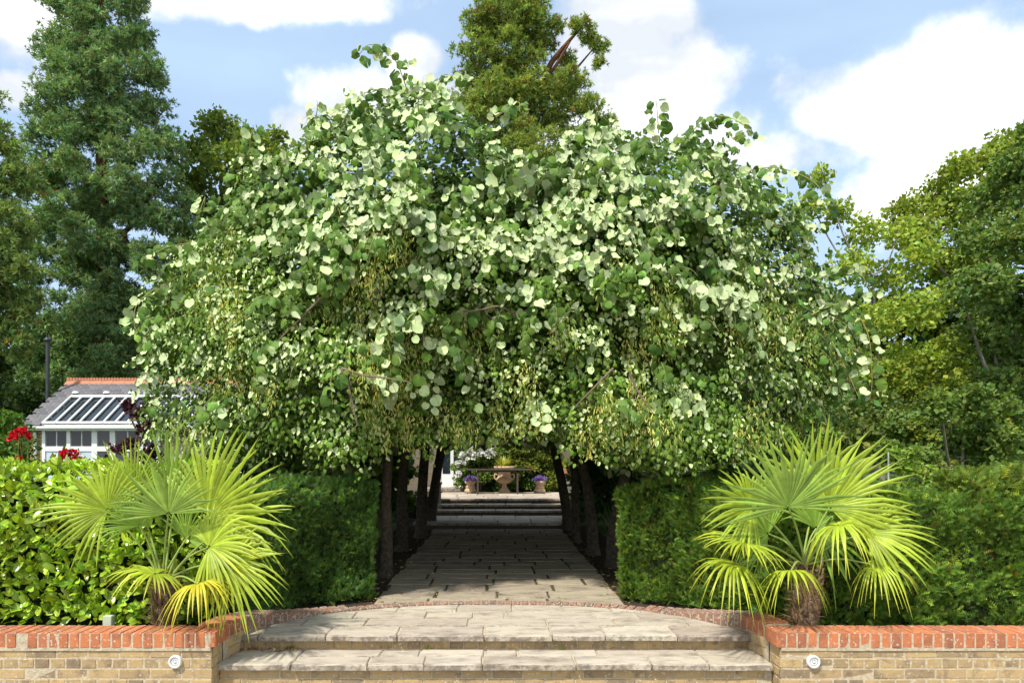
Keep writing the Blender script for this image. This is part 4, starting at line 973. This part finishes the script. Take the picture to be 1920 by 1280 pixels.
for side in (0, 1):
    r0 = limes[side]; sel = lambda P: (P[:, 0] < XS) if side == 0 else (P[:, 0] >= XS)
    m = sel(Wf); link_mesh('inner_foliage', scatter('inner_foliage', Wf[m], Tf[m], Nf[m], Sf[m], Cf[m], HEARTL, True, WKr(int(m.sum()))), M['lime'], r0, 'stuff')
    m = np.where(sel(P1))[0]; vis = m[np.argsort(-(Z1[m]/P1[m, 1]))][:300]; rest = np.setdiff1d(m, vis)
    link_mesh('outer_foliage', scatter('outer_foliage', P1[rest], T1[rest], N1[rest], Z1[rest], C1[rest], HEART, True, WKr(len(rest))), M['lime'], r0, 'stuff')
    m2 = sel(P2); link_mesh('small_foliage', scatter('small_foliage', P2[m2], T2[m2], N2[m2], Z2[m2]*1.05, C2[m2], HEARTL, True, WKr(int(m2.sum()))), M['lime'], r0, 'stuff')
    lm = []
    for k in range(10):
        Cc = colvar(1, LG, .2)*1.15; mm = scatter('leaf', np.zeros((1, 3)), np.array([[0, 1., 0]]), np.array([[0, 0, 1.]]), [1.0], Cc, HEART); mm.materials.append(M['lime']); lm.append(mm)
    for j in vis:
        t = norm(T1[j]); nn = norm(N1[j]-t*(N1[j]@t)); b = np.cross(t, nn); s_ = Z1[j]
        o = link_mesh('leaf', random.choice(lm), None, r0, None, P1[j])
        Mx = Matrix(((b[0], t[0], nn[0]), (b[1], t[1], nn[1]), (b[2], t[2], nn[2]))); o.rotation_euler = Mx.to_euler(); o.scale = (s_*random.uniform(.65, 1.1), s_, s_*random.uniform(.4, 2.4))
    tb_ = [(paths1[:, i], np.linspace(.0035, .0015, paths1.shape[0])) for i in range(paths1.shape[1]) if (paths1[0, i, 0] < XS) == (side == 0) and i % 2 == 0]
    tb_ += [s for s in shoot_tubes if (s[0][0][0] < XS) == (side == 0)]
    tubes('shoots', tb_, M['twig'], r0, 'stuff', 3)
# bare twigs on the face
BT = [[(868, 585), (905, 580), (940, 575), (975, 600), (993, 635), (992, 665)], [(640, 690), (680, 703), (720, 708), (762, 715)], [(640, 690), (652, 720), (660, 750), (668, 790)], [(1180, 700), (1200, 740), (1225, 775)], [(690, 560), (705, 545), (720, 550)], [(600, 560), (560, 600), (520, 640)], [(1150, 690), (1110, 730), (1080, 760)], [(800, 540), (790, 600), (795, 640)]]
for pts in BT:
    a = np.array(pts, float); d = float(canopy_depth(a).min())-.16
    q = curve3([at(u, v, d) for (u, v) in pts], 6); lst = [(q, np.linspace(.013, .005, len(q)))]
    for k in range(4):
        i = random.randrange(2, len(q)-1); lst.append((np.array([q[i], q[i]+[random.uniform(-.04, .04), 0, -.06], q[i]+[random.uniform(-.08, .08), 0, -.13]]), [.004, .003, .002]))
    tubes('bare_twig', lst, M['brown_twig'], limes[0] if q[0][0] < XS else limes[1], None, 5)
# hanging flower bracts
nb = 1000; Pb = sample_canopy(nb*5, 20); k = vnoise(np.stack([Pb[:, 0]/70, Pb[:, 1]/80, np.zeros(len(Pb))], 1), 44); Pb = Pb[(k > .56) & (Pb[:, 1] > 430)][:nb]
dB = canopy_depth(Pb)-.17; Wb = unproj(Pb, dB); rep = 9; Wb = np.repeat(Wb, rep, 0)+rng.normal(0, 1, (len(Wb)*rep, 3))*np.array([.025, .02, .07]); n = len(Wb)
tb2 = norm(np.array([0, 0, -1.])+rng.normal(0, .35, (n, 3))); BR = (np.array([(-.09, 0, 0), (.09, .1, .02), (.10, .7, .04), (0, 1, 0), (-.1, .6, -.03)], float), np.array([(0, 1, 2), (0, 2, 4), (4, 2, 3)]))
for side in (0, 1):
    m = (Wb[:, 0] < XS) if side == 0 else (Wb[:, 0] >= XS)
    link_mesh('flower_bracts', scatter('flower_bracts', Wb[m], tb2[m], rand_dir(n)[m], rng.uniform(.03, .06, n)[m], colvar(n, (.50, .50, .14), .2)[m], BR), M['leaf'], limes[side], 'stuff')
# crowns of the rear trees: roof, sides and back of the tunnel
for i in range(0, 8):
    x, y = trunks_spec[i][0], trunks_spec[i][1]; sgn = -1 if i % 2 == 0 else 1
    n = 6000; front = i < 2; htop = [4.7, 4.7, 4.6, 4.6, 4.2, 4.2, 3.6, 3.6][i]
    y0, y1 = (7.6, 9.6) if front else (y-1.1, y+(1.1 if i < 6 else .5))
    X = rng.uniform(0, 3.5, n)*sgn; Yy = rng.uniform(y0, y1, n); Zt = htop-.12*(abs(X))**2-.25*rng.random(n); Zb = 1.62+.0*X-.65*np.clip((abs(X)-1.5), 0, .9) + .1*rng.random(n)
    u_ = rng.random(n); Z = np.where(u_ < .45, Zb+rng.exponential(.18, n), np.where(u_ < .8, Zt-rng.exponential(.2, n), rng.uniform(0, 1, n)*(Zt-Zb)+Zb))
    Pp = np.stack([X, Yy, Z], 1)
    ok = ~((abs(X) < 1.15) & (Z < 1.60)); 
    Pp = Pp[ok]; n = len(Pp)
    Nn_ = norm(np.stack([Pp[:, 0]*.3, rng.normal(0, .3, n), np.ones(n)], 1)+rng.normal(0, .5, (n, 3))); Tt = norm(rng.normal(0, .6, (n, 3))+np.array([0, 0, -.5]))
    link_mesh('foliage', scatter('foliage', Pp, Tt, Nn_, rng.uniform(.11, .19, n), colvar(n, LG, .25), HEARTL), M['lime'], limes[i], 'stuff')
# dark stems and leaves of the lowest side branches, behind the hedges
for side in (0, 1):
    sgn = -1 if side == 0 else 1; n = 2600
    Pp = np.stack([rng.uniform(1.45, 3.3, n)*sgn, rng.uniform(8.5, 9.8, n), rng.uniform(1.2, 1.75, n)], 1)
    link_mesh('low_side_foliage', scatter('low_side_foliage', Pp, norm(rng.normal(0, .5, (n, 3))+np.array([0, 0, -.7])), rand_dir(n), rng.uniform(.08, .13, n), colvar(n, LG, .25), HEARTL), M['lime'], limes[side], 'stuff')

# ------------------------------------------------------------------ hedges
def hedge(name, label, front, thick, top, dens, size, col, tmpl, mat, groundz=0, bump=.05, endcap=True, big=None, hue=.12, tipup=.5, accent=None, h_noise=.06):
    front = np.array(front, float); r0 = empty(name, (front[len(front)//2][0], front[len(front)//2][1], 0), label, 'hedge')
    sg = np.diff(front, axis=0); ll = np.linalg.norm(sg, axis=1); cum = np.concatenate([[0], np.cumsum(ll)]); tot = cum[-1]
    def pos(s):
        x = np.interp(s, cum, front[:, 0]); y = np.interp(s, cum, front[:, 1]); i = np.clip(np.searchsorted(cum, s)-1, 0, len(ll)-1); t = sg[i]/ll[i][:, None]
        nrm = np.stack([t[:, 1], -t[:, 0]], 1); return x, y, nrm            # normal to the viewer's side (polyline runs left to right)
    hz = top
    P, Nn = [], []
    n = int(dens*.9*tot*(hz-groundz)); s = rng.uniform(0, tot, n); z = rng.uniform(groundz, hz, n); x, y, nr = pos(s)
    b = bump*(vnoise(np.stack([s*3.2, z*3.2, np.zeros(n)], 1), 5)*2-1) + .025*(vnoise(np.stack([s*11, z*11, np.zeros(n)], 1), 6)*2-1) - .10*np.clip((z-(hz-.14))/.14, 0, 1)**2 - rng.exponential(.012, n)
    P.append(np.stack([x+nr[:, 0]*b, y+nr[:, 1]*b, z], 1)); Nn.append(np.stack([nr[:, 0], nr[:, 1], np.full(n, .25)], 1))
    n2 = int(dens*tot*thick*.55); s = rng.uniform(0, tot, n2); w_ = rng.uniform(.05, thick, n2); x, y, nr = pos(s)
    zt = hz+h_noise*2*(vnoise(np.stack([x*2.5, y*2.5, np.zeros(n2)], 1), 8)*2-1)+.02*(vnoise(np.stack([x*9, y*9, np.zeros(n2)], 1), 12)*2-1)+rng.exponential(.012, n2)
    P.append(np.stack([x-nr[:, 0]*w_, y-nr[:, 1]*w_, zt], 1)); Nn.append(np.tile([0, -.15, 1.0], (n2, 1)))
    for e in (0, 1):
        x0, y0 = front[0 if e == 0 else -1]; _, _, nr = pos(np.array([0.001 if e == 0 else tot-.001])); nr = nr[0]; t = np.array([-nr[1], nr[0]]); t = -t if e == 0 else t
        n3 = int(dens*thick*(hz-groundz)); w_ = rng.uniform(0, thick, n3); z = rng.uniform(groundz, hz, n3); bb = .03*(vnoise(np.stack([w_*5, z*5, np.zeros(n3)], 1), 15)*2-1)
        P.append(np.stack([x0-nr[0]*w_+t[0]*bb, y0-nr[1]*w_+t[1]*bb, z], 1)); Nn.append(np.tile([t[0], t[1], .25], (n3, 1)))
    P = np.concatenate(P); Nn = norm(np.concatenate(Nn)); n = len(P)
    lr = big is not None
    T = norm(Nn*.5+np.array([0, 0, tipup])+rng.normal(0, .6 if lr else .5, (n, 3))); N2 = norm(Nn*(1.1 if lr else .8)+rng.normal(0, .32 if lr else .5, (n, 3))+np.array([0, 0, .35])); S = size*rng.uniform(.65, 1.3, n)
    C = colvar(n, col, .22, hue)*(.62+.8*vnoise(P*6, 17))[:, None]
    if accent is not None:
        m = rng.random(n) < .012; C[m] = colvar(int(m.sum()), accent, .2)
    if not lr:
        m = (rng.random(n) < .16); C[m] *= np.array([2.3, 1.95, 1.3]); C = np.clip(C, 0, .6)
    # solid core, its near-black colour standing in for shade among the twigs
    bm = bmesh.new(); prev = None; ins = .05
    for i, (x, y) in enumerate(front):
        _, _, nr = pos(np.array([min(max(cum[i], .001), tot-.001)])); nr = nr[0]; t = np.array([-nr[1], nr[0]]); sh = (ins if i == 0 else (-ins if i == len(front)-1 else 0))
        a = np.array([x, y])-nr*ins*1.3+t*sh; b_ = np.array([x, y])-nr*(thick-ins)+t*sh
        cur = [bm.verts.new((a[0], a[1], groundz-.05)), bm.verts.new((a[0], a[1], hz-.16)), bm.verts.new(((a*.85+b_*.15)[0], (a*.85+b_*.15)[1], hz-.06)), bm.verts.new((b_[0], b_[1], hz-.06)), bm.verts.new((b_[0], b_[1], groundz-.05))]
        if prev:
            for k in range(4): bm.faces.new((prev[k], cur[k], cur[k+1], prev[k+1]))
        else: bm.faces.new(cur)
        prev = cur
    bm.faces.new(prev[::-1]); me = bpy.data.meshes.new('shaded_core'); bm.to_mesh(me); bm.free(); link_mesh('shaded_core', me, M['core'], r0)
    if big:
        scr = S/P[:, 1]; fr = (N2[:, 1] < .2) & (P[:, 2] > .1) & (P[:, 0] > -4.3); cand = np.where(fr)[0]; vis = cand[np.argsort(-scr[cand])][:big]; rest = np.setdiff1d(np.arange(n), vis)
        lm = []
        for k in range(12):
            mm = scatter('leaf', np.zeros((1, 3)), np.array([[0, 1., 0]]), np.array([[0, 0, 1.]]), [1.0], colvar(1, col, .2, hue), tmpl); mm.materials.append(M[mat]); lm.append(mm)
        for j in vis:
            t = norm(T[j]); nn = norm(N2[j]-t*(N2[j]@t)); b_ = np.cross(t, nn); o = link_mesh('leaf', random.choice(lm), None, r0, None, P[j])
            o.rotation_euler = Matrix(((b_[0], t[0], nn[0]), (b_[1], t[1], nn[1]), (b_[2], t[2], nn[2]))).to_euler(); o.scale = (S[j],)*3
        P, T, N2, S, C = P[rest], T[rest], N2[rest], S[rest], C[rest]
    link_mesh('foliage', scatter('foliage', P, T, N2, S, C, tmpl, False), M[mat], r0, 'stuff'); return r0
YEW_SHADED = (.080, .155, .038)  # left hedge green, darkened for the shade that falls on it
hedge('yew_hedge', 'clipped yew hedge in shade-darkened green left of the path, between the laurel and the lime tunnel', [(-2.75, 5.75), (-2.3, 5.95), (-1.95, 6.35), (-1.65, 6.68), (-1.22, 6.85)], .9, 1.12, 4200, .056, YEW_SHADED, SPRIG, 'leaf', bump=.09)
hedge('yew_hedge', 'clipped yew hedge curving from the right of the path behind the right palm', [(1.24, 6.85), (1.65, 6.68), (1.95, 6.35), (2.25, 5.95), (2.6, 5.75), (3.3, 5.68), (4.6, 5.66)], .9, 1.06, 4200, .056, (.115, .20, .035), SPRIG, 'leaf', bump=.09, accent=(.3, .22, .05))  # same yew in lighter greens, as if lit
hedge('yew_hedge', 'raised rounded end of yew hedge at the right edge of the photo', [(3.98, 5.72), (4.6, 5.70)], .6, 1.24, 4200, .06, (.13, .19, .035), SPRIG, 'leaf', accent=(.35, .2, .05), groundz=.8)
hedge('laurel_hedge', 'glossy bright green laurel hedge behind the left wall and palm', [(-4.9, 5.78), (-4.2, 5.74), (-3.2, 5.74), (-2.45, 5.80)], .8, 1.24, 1050, .118, (.32, .46, .040), LAUREL, 'laurel', big=300, hue=.1, bump=.07, groundz=.02, tipup=.25, h_noise=.05)

# ------------------------------------------------------------------ fan palms
def frond(parent, hub, axis, normal, R, col, crown, spread=2.3, nseg=38, droop=.25, cone=.25, tip=None, join=.36):
    hub = np.array(hub, float); axis = norm(np.array(axis, float)); normal = np.array(normal, float); normal = norm(normal-axis*(normal@axis)); side = np.cross(axis, normal)
    V = []; Fc = []; C = []; dth = 2*spread/nseg; tip = np.array(tip if tip is not None else col)
    for i in range(nseg):
        th = -spread+(i+.5)*dth; e = .78+.22*math.cos(th*.75); Ls = R*e*random.uniform(.9, 1.05); o = len(V); k = np.exp(random.gauss(0, .2)); bend = random.uniform(.6, 1.5); tw = random.gauss(0, .09); kink = random.random() < .22; brown = random.random() < .3
        st = (0.03, .22, join, .6, .78, .92, 1.0); wj = join*Ls*dth*.66
        for j, f in enumerate(st):
            th2 = th + tw*max(0, f-join)
            d = axis*math.cos(th2)+side*math.sin(th2); rad = f*Ls
            c = hub + d*rad*(math.cos(cone)) + normal*(rad*math.sin(cone)*(1-.5*f)) + np.array([0, 0, -1.])*droop*bend*R*max(0, f-.25)**2*1.6 + np.array([0, 0, -1.])*(.34*R*max(0, f-.66)*1.4 if kink else 0)
            w = rad*dth*.53 if f <= join else wj*(1-((f-join)/(1-join))**1.9)*.97
            w = max(w, .0008); sdv = norm(np.cross(d, normal)); fold = normal*w*.75
            V += [c-sdv*w, c+fold, c+sdv*w]; g = max(0, f-.55)/.45; cc = (np.array(col)*k)*(1-g*.6)+tip*g*.6; cc = cc*(.3)+np.array([.30, .18, .05])*.7 if (brown and f > .95) else cc; C += [cc]*3
        for j in range(len(st)-1):
            a = o+3*j; Fc += [(a, a+1, a+4, a+3), (a+1, a+2, a+5, a+4)]
    ob = link_mesh('frond', mesh_np('frond', V, Fc, np.array(C), False), M['palm'], parent)
    q = curve3([crown, np.array(crown)*.5+hub*.5+np.array([0, 0, .05]), hub+normal*.005], 6)
    pt = tubes('petiole', [(q, np.linspace(.010, .006, len(q)))], M['petiole'], parent, None, 6); pt.parent = ob; pt.matrix_parent_inverse = ob.matrix_world.inverted() if False else Matrix.Identity(4)
    return ob
M['petiole'] = plain('palm leaf stalk', (.24, .32, .07), .5, .35, nscale=10, var=.2)
GN = (.20, .33, .04); YG = (.33, .43, .035); YY = (.50, .46, .035); PL = (.27, .40, .07)
def palm(name, label, u, d, ztop, rtrunk, fr, zc):
    x = (u-CU)/F*d; r0 = empty(name, (x, d, 0), label, 'palm', 'fan palms either side of the steps')
    n = 10; zz = np.linspace(-.03, ztop, n); pts = np.stack([x+.02*np.sin(zz*5), np.full(n, d), zz], 1); rr = rtrunk*np.interp(zz, [0, ztop*.5, ztop], [1.05, 1, .6]); tubes('trunk', [(pts, rr)], M['fibre'], r0, None, 16, .18)
    # fibrous sheath: shaggy strands and old leaf bases
    m = 500; a = rng.uniform(0, 2*math.pi, m); z = rng.uniform(0, ztop+.05, m); P = np.stack([x+rtrunk*.98*np.cos(a), d+rtrunk*.98*np.sin(a), z], 1); o = np.stack([np.cos(a), np.sin(a), np.zeros(m)], 1)
    T = norm(o*.5+np.array([0, 0, .8])+rng.normal(0, .5, (m, 3))); STR = (np.array([(-.05, 0, 0), (.05, 0, 0), (0, 1, .1)], float), np.array([(0, 1, 2)]))
    link_mesh('fibres', scatter('fibres', P, T, o, rng.uniform(.05, .13, m), colvar(m, (.20, .13, .08), .35), STR, False), M['leaf'], r0, 'stuff')
    for k in range(9):
        a = random.uniform(-2.8, -.3); z0 = random.uniform(.1, ztop); b = np.array([x+rtrunk*.9*math.cos(a), d+rtrunk*.9*math.sin(a), z0]); oo = np.array([math.cos(a), math.sin(a), 0])
        tubes('leaf_base', [(np.array([b, b+oo*.04+[0, 0, .05], b+oo*.05+[0, 0, .12]]), [.016, .012, .005])], M['fibre'], r0, None, 5)
    for f in fr:
        (hu, hv, dd, ang, tilt, Rpx, spread, droop, cone, c, tp) = f
        hub = at(hu, hv, dd); R = Rpx/F*dd*(.85 if tilt >= 50 else .97); a = math.radians(ang); ax = np.array([math.cos(a), -.12, math.sin(a)])      # main direction in the vertical plane
        nr = np.array([-math.sin(a)*0, -math.cos(math.radians(tilt)), math.sin(math.radians(tilt))])
        if tilt >= 50: ax = np.array([math.cos(a)*.95, -.5, .10]); nr = np.array([0, -.25, 1.0])
        frond(r0, hub, ax, nr, R, c, (x+random.uniform(-.03, .03), d, zc), spread, int(19+spread*6.5), droop, cone, tp)
    return r0
# hub u,v, depth, direction angle in the picture (deg from right, up positive), tilt of blade normal upward, radius px, spread, droop, cone, colour, tip colour
palm('fan_palm', 'fan palm left of the steps, in front of the laurel hedge', 308, 5.45, .45, .072, [
    (330, 935, 5.62, 80, 20, 150, 1.7, .02, .1, GN, YG), (390, 965, 5.50, 50, 25, 205, 1.75, .06, .2, YG, YG), (255, 930, 5.6, 105, 20, 120, 1.3, .02, .1, YG, YG),
    (202, 955, 5.35, 140, 15, 125, 2.1, .14, .2, YG, YG), (262, 985, 5.35, 120, 40, 95, 1.4, .1, .3, GN, YG), (316, 962, 5.15, 95, 38, 125, 1.65, .04, .2, PL, GN),
    (430, 985, 5.40, 10, 25, 145, 1.8, .15, .2, YG, YG), (392, 1025, 5.20, 20, 20, 125, 2.2, .26, .2, YG, YY), (432, 1058, 5.18, -5, 15, 120, 1.9, .3, .2, YG, YG),
    (290, 1076, 5.12, 120, 60, 108, 2.6, .42, .25, YG, YY), (372, 1095, 5.08, 60, 60, 100, 2.7, .75, .15, YY, YY), (350, 1010, 5.5, 60, 20, 90, 1.5, .1, .2, GN, GN)], .42)
palm('fan_palm', 'fan palm right of the steps, in front of the yew hedge', 1508, 5.45, .52, .10, [
    (1530, 940, 5.60, 70, 18, 175, 1.9, .02, .12, YG, YG), (1478, 950, 5.18, 95, 30, 165, 1.75, .03, .2, PL, GN), (1555, 950, 5.42, 45, 22, 165, 1.7, .05, .2, YG, YG),
    (1408, 950, 5.28, 155, 15, 118, 2.2, .2, .25, YG, YG), (1400, 1018, 5.22, 170, 55, 125, 2.0, .22, .15, YG, YY), (1375, 1058, 5.25, 165, 50, 105, 2.4, .75, .1, YG, YY),
    (1482, 1072, 5.06, 90, 65, 88, 2.8, .85, .15, YG, YY), (1572, 985, 5.12, 60, 60, 105, 2.7, .75, .15, YG, YY), (1625, 1000, 5.3, 25, 35, 125, 2.0, .3, .2, YG, YG), (1640, 1060, 5.25, 30, 55, 95, 2.4, .7, .15, YG, YY),
    (1530, 990, 5.5, 30, 20, 130, 2.2, .2, .2, GN, GN), (1440, 1000, 5.55, 150, 20, 110, 1.8, .15, .2, GN, GN)], .55)

# ------------------------------------------------------------------ red roses behind the laurel
def rosebush(label, base, blooms, d):
    r0 = empty('rose_bush', base, label, 'rose'); b = np.array(base, float); ms = [bloom_mesh('rose_bloom', .036, (.62, .012, .03), 50+i, 26) for i in range(4)]; lst = []; LP = []
    for (u, v) in blooms:
        p = at(u, v, d+random.uniform(-.06, .06)); o = link_mesh('rose_bloom', random.choice(ms), None, r0, None, p); o.rotation_euler = (random.uniform(-.6, .2), 0, random.uniform(-.8, .8)); o.scale = (random.uniform(.85, 1.2),)*3
        q = curve3([b+[random.uniform(-.1, .1), 0, 0], (b+p)/2+[random.uniform(-.08, .08), .05, .05], p+[0, .02, -.01]], 6); lst.append((q, np.linspace(.007, .003, len(q))))
        for i in range(4, len(q)): LP += [q[i]+rng.normal(0, .035, 3) for _ in range(3)]
    tubes('stem', lst, M['twig'], r0, None, 5); LP = np.array(LP); n = len(LP)
    link_mesh('foliage', scatter('foliage', LP, rand_dir(n), norm(np.array([0, -.6, .6])+rng.normal(0, .5, (n, 3))), rng.uniform(.04, .065, n), colvar(n, (.13, .22, .04), .25), LAUREL), M['leaf'], r0, 'stuff')
rosebush('rose bush with large red blooms clustered above the left end of the laurel hedge', at(45, 1060, 6.8)*[1, 1, 0], [(25, 815), (33, 807), (22, 822), (42, 806), (50, 808), (58, 817), (35, 818), (30, 868), (38, 862), (26, 872), (47, 812)], 6.8)
rosebush('rose bush with smaller red blooms in front of the garden house windows', at(130, 1060, 6.7)*[1, 1, 0], [(120, 850), (128, 848), (138, 849), (146, 856), (118, 862), (152, 872), (140, 862), (130, 857), (148, 866)], 6.7)

# ------------------------------------------------------------------ small things on and by the walls
M['lampwhite'] = plain('white lamp metal', (.62, .62, .60), .35, .5, nscale=8, var=.06, bstr=.05)
for (u, lab) in ((329, 'round white wall light set in the left brick wall'), (1525, 'round white wall light set in the right brick wall')):
    c = at(u, 1239.5, 4.99); r0 = empty('wall_light', tuple(c), lab, 'light', 'round lights in the walls')
    def disc(name, prof, mat, par):
        V = []; sg_ = 28
        for (r, q) in prof:
            for k in range(sg_): a = 2*math.pi*k/sg_; V.append((c[0]+r*math.cos(a), c[1]-q, c[2]+r*math.sin(a)))
        Fc = [(i*sg_+k, i*sg_+(k+1) % sg_, (i+1)*sg_+(k+1) % sg_, (i+1)*sg_+k) for i in range(len(prof)-1) for k in range(sg_)]
        return link_mesh(name, mesh_np(name, V, Fc, None, False), mat, par)
    disc('rim', [(.047, -.01), (.047, .012), (.041, .018), (.034, .016), (.030, .009)], M['lampwhite'], r0)
    disc('lens', [(.0302, .006), (.024, .010), (.016, .011), (.015, .007), (0.0, .007)], M['lampwhite'], r0); disc('screw', [(.009, .007), (.009, .015), (0, .016)], M['lampwhite'], r0)
M['boxgreen'] = plain('pale plastic', (.50, .54, .40), .5, .3, nscale=8, var=.05)
c = at(204.5, 1168, 5.45); r0 = empty('electric_box', (c[0], c[1], 0), 'pale green electrical box standing behind the left wall under the laurel', 'electrical box')
box('cover', c[0]-.036, c[0]+.036, 5.42, 5.47, .04, c[2]+.065, M['boxgreen'], r0, .005); box('post', c[0]-.015, c[0]+.015, 5.44, 5.46, -.03, .04, M['boxgreen'], r0)
# litter: crumbs of dry leaves and lime flowers in the joints and along the path edge
n = 2600; X = rng.uniform(-1.2, 1.25, n); Yy = rng.uniform(6.6, 12.5, n)**1.0; e = rng.random(n) < .45; X[e] = np.where(rng.random(e.sum()) < .5, rng.normal(-1.2, .07, e.sum()), rng.normal(1.27, .07, e.sum()))
P = np.stack([X, Yy, np.full(n, .008)], 1); S = np.where(rng.random(n) < .09, .055, .014)*rng.uniform(.6, 1.2, n)
link_mesh('leaf_litter', scatter('leaf_litter', P, norm(rng.normal(0, 1, (n, 3))*[1, 1, .12]), norm(np.array([0, 0, 1.])+rng.normal(0, .25, (n, 3))), S, colvar(n, (.33, .26, .12), .35), QUAD, False), M['leaf'], None, 'stuff')
n = 900; X = rng.uniform(-1.9, 1.9, n); Yy = rng.uniform(5.5, 6.5, n); P = np.stack([X, Yy, np.full(n, .006)], 1)
jj = rng.random(n) < .6; Yy[jj] = rng.choice([5.74, 6.0, 6.25], jj.sum())+rng.normal(0, .008, jj.sum()); P[:, 1] = Yy
k = (np.abs(P[:, 0]/2.0)**2.35+np.abs((P[:, 1]-5)/1.5)**2.35) < 1; P = P[k]; n = len(P)
link_mesh('fallen_lime_flowers', scatter('fallen_lime_flowers', P, norm(rng.normal(0, 1, (n, 3))*[1, 1, .1]), norm(np.array([0, 0, 1.])+rng.normal(0, .25, (n, 3))), .010*rng.uniform(.5, 1.5, n), colvar(n, (.30, .27, .12), .3), QUAD, False), M['leaf'], None, 'stuff')
# corner litter and weed tufts on the lower step
n = 60; P = np.array([-1.9, 5.44, -.115])+np.stack([rng.uniform(-.1, .35, n), rng.uniform(-.05, .03, n), rng.uniform(0, .02, n)], 1)
link_mesh('dry_leaves', scatter('dry_leaves', P, norm(rng.normal(0, 1, (n, 3))*[1, 1, .3]), rand_dir(n), rng.uniform(.02, .035, n), colvar(n, (.36, .24, .13), .3), QUAD, False), M['leaf'], None, 'stuff')
for (u, v, dd, lab) in ((545, 1213, 5.47, 'tiny weed tuft in the joint of the lower step near its left end'), (803, 1211, 5.47, 'tiny weed tuft in the joint of the lower step near its middle'), (1053, 1211, 5.47, 'tiny yellow-green weed tuft right of the middle of the lower step')):
    c = at(u, v+2, dd); r0 = empty('weed_tuft', (c[0], c[1], -.12), lab, 'weed', 'weeds in the step joint'); n = 26
    P = np.tile([c[0], c[1], -.115], (n, 1))+rng.normal(0, .012, (n, 3))*[1, .4, .1]; GR = (np.array([(-.06, 0, 0), (.06, 0, 0), (0, 1, .1)], float), np.array([(0, 1, 2)]))
    link_mesh('blades', scatter('blades', P, norm(np.array([0, -.2, 1.])+rng.normal(0, .35, (n, 3))), rand_dir(n), rng.uniform(.02, .05, n), colvar(n, (.17, .22, .04), .2), GR, False), M['leaf'], r0, 'stuff')
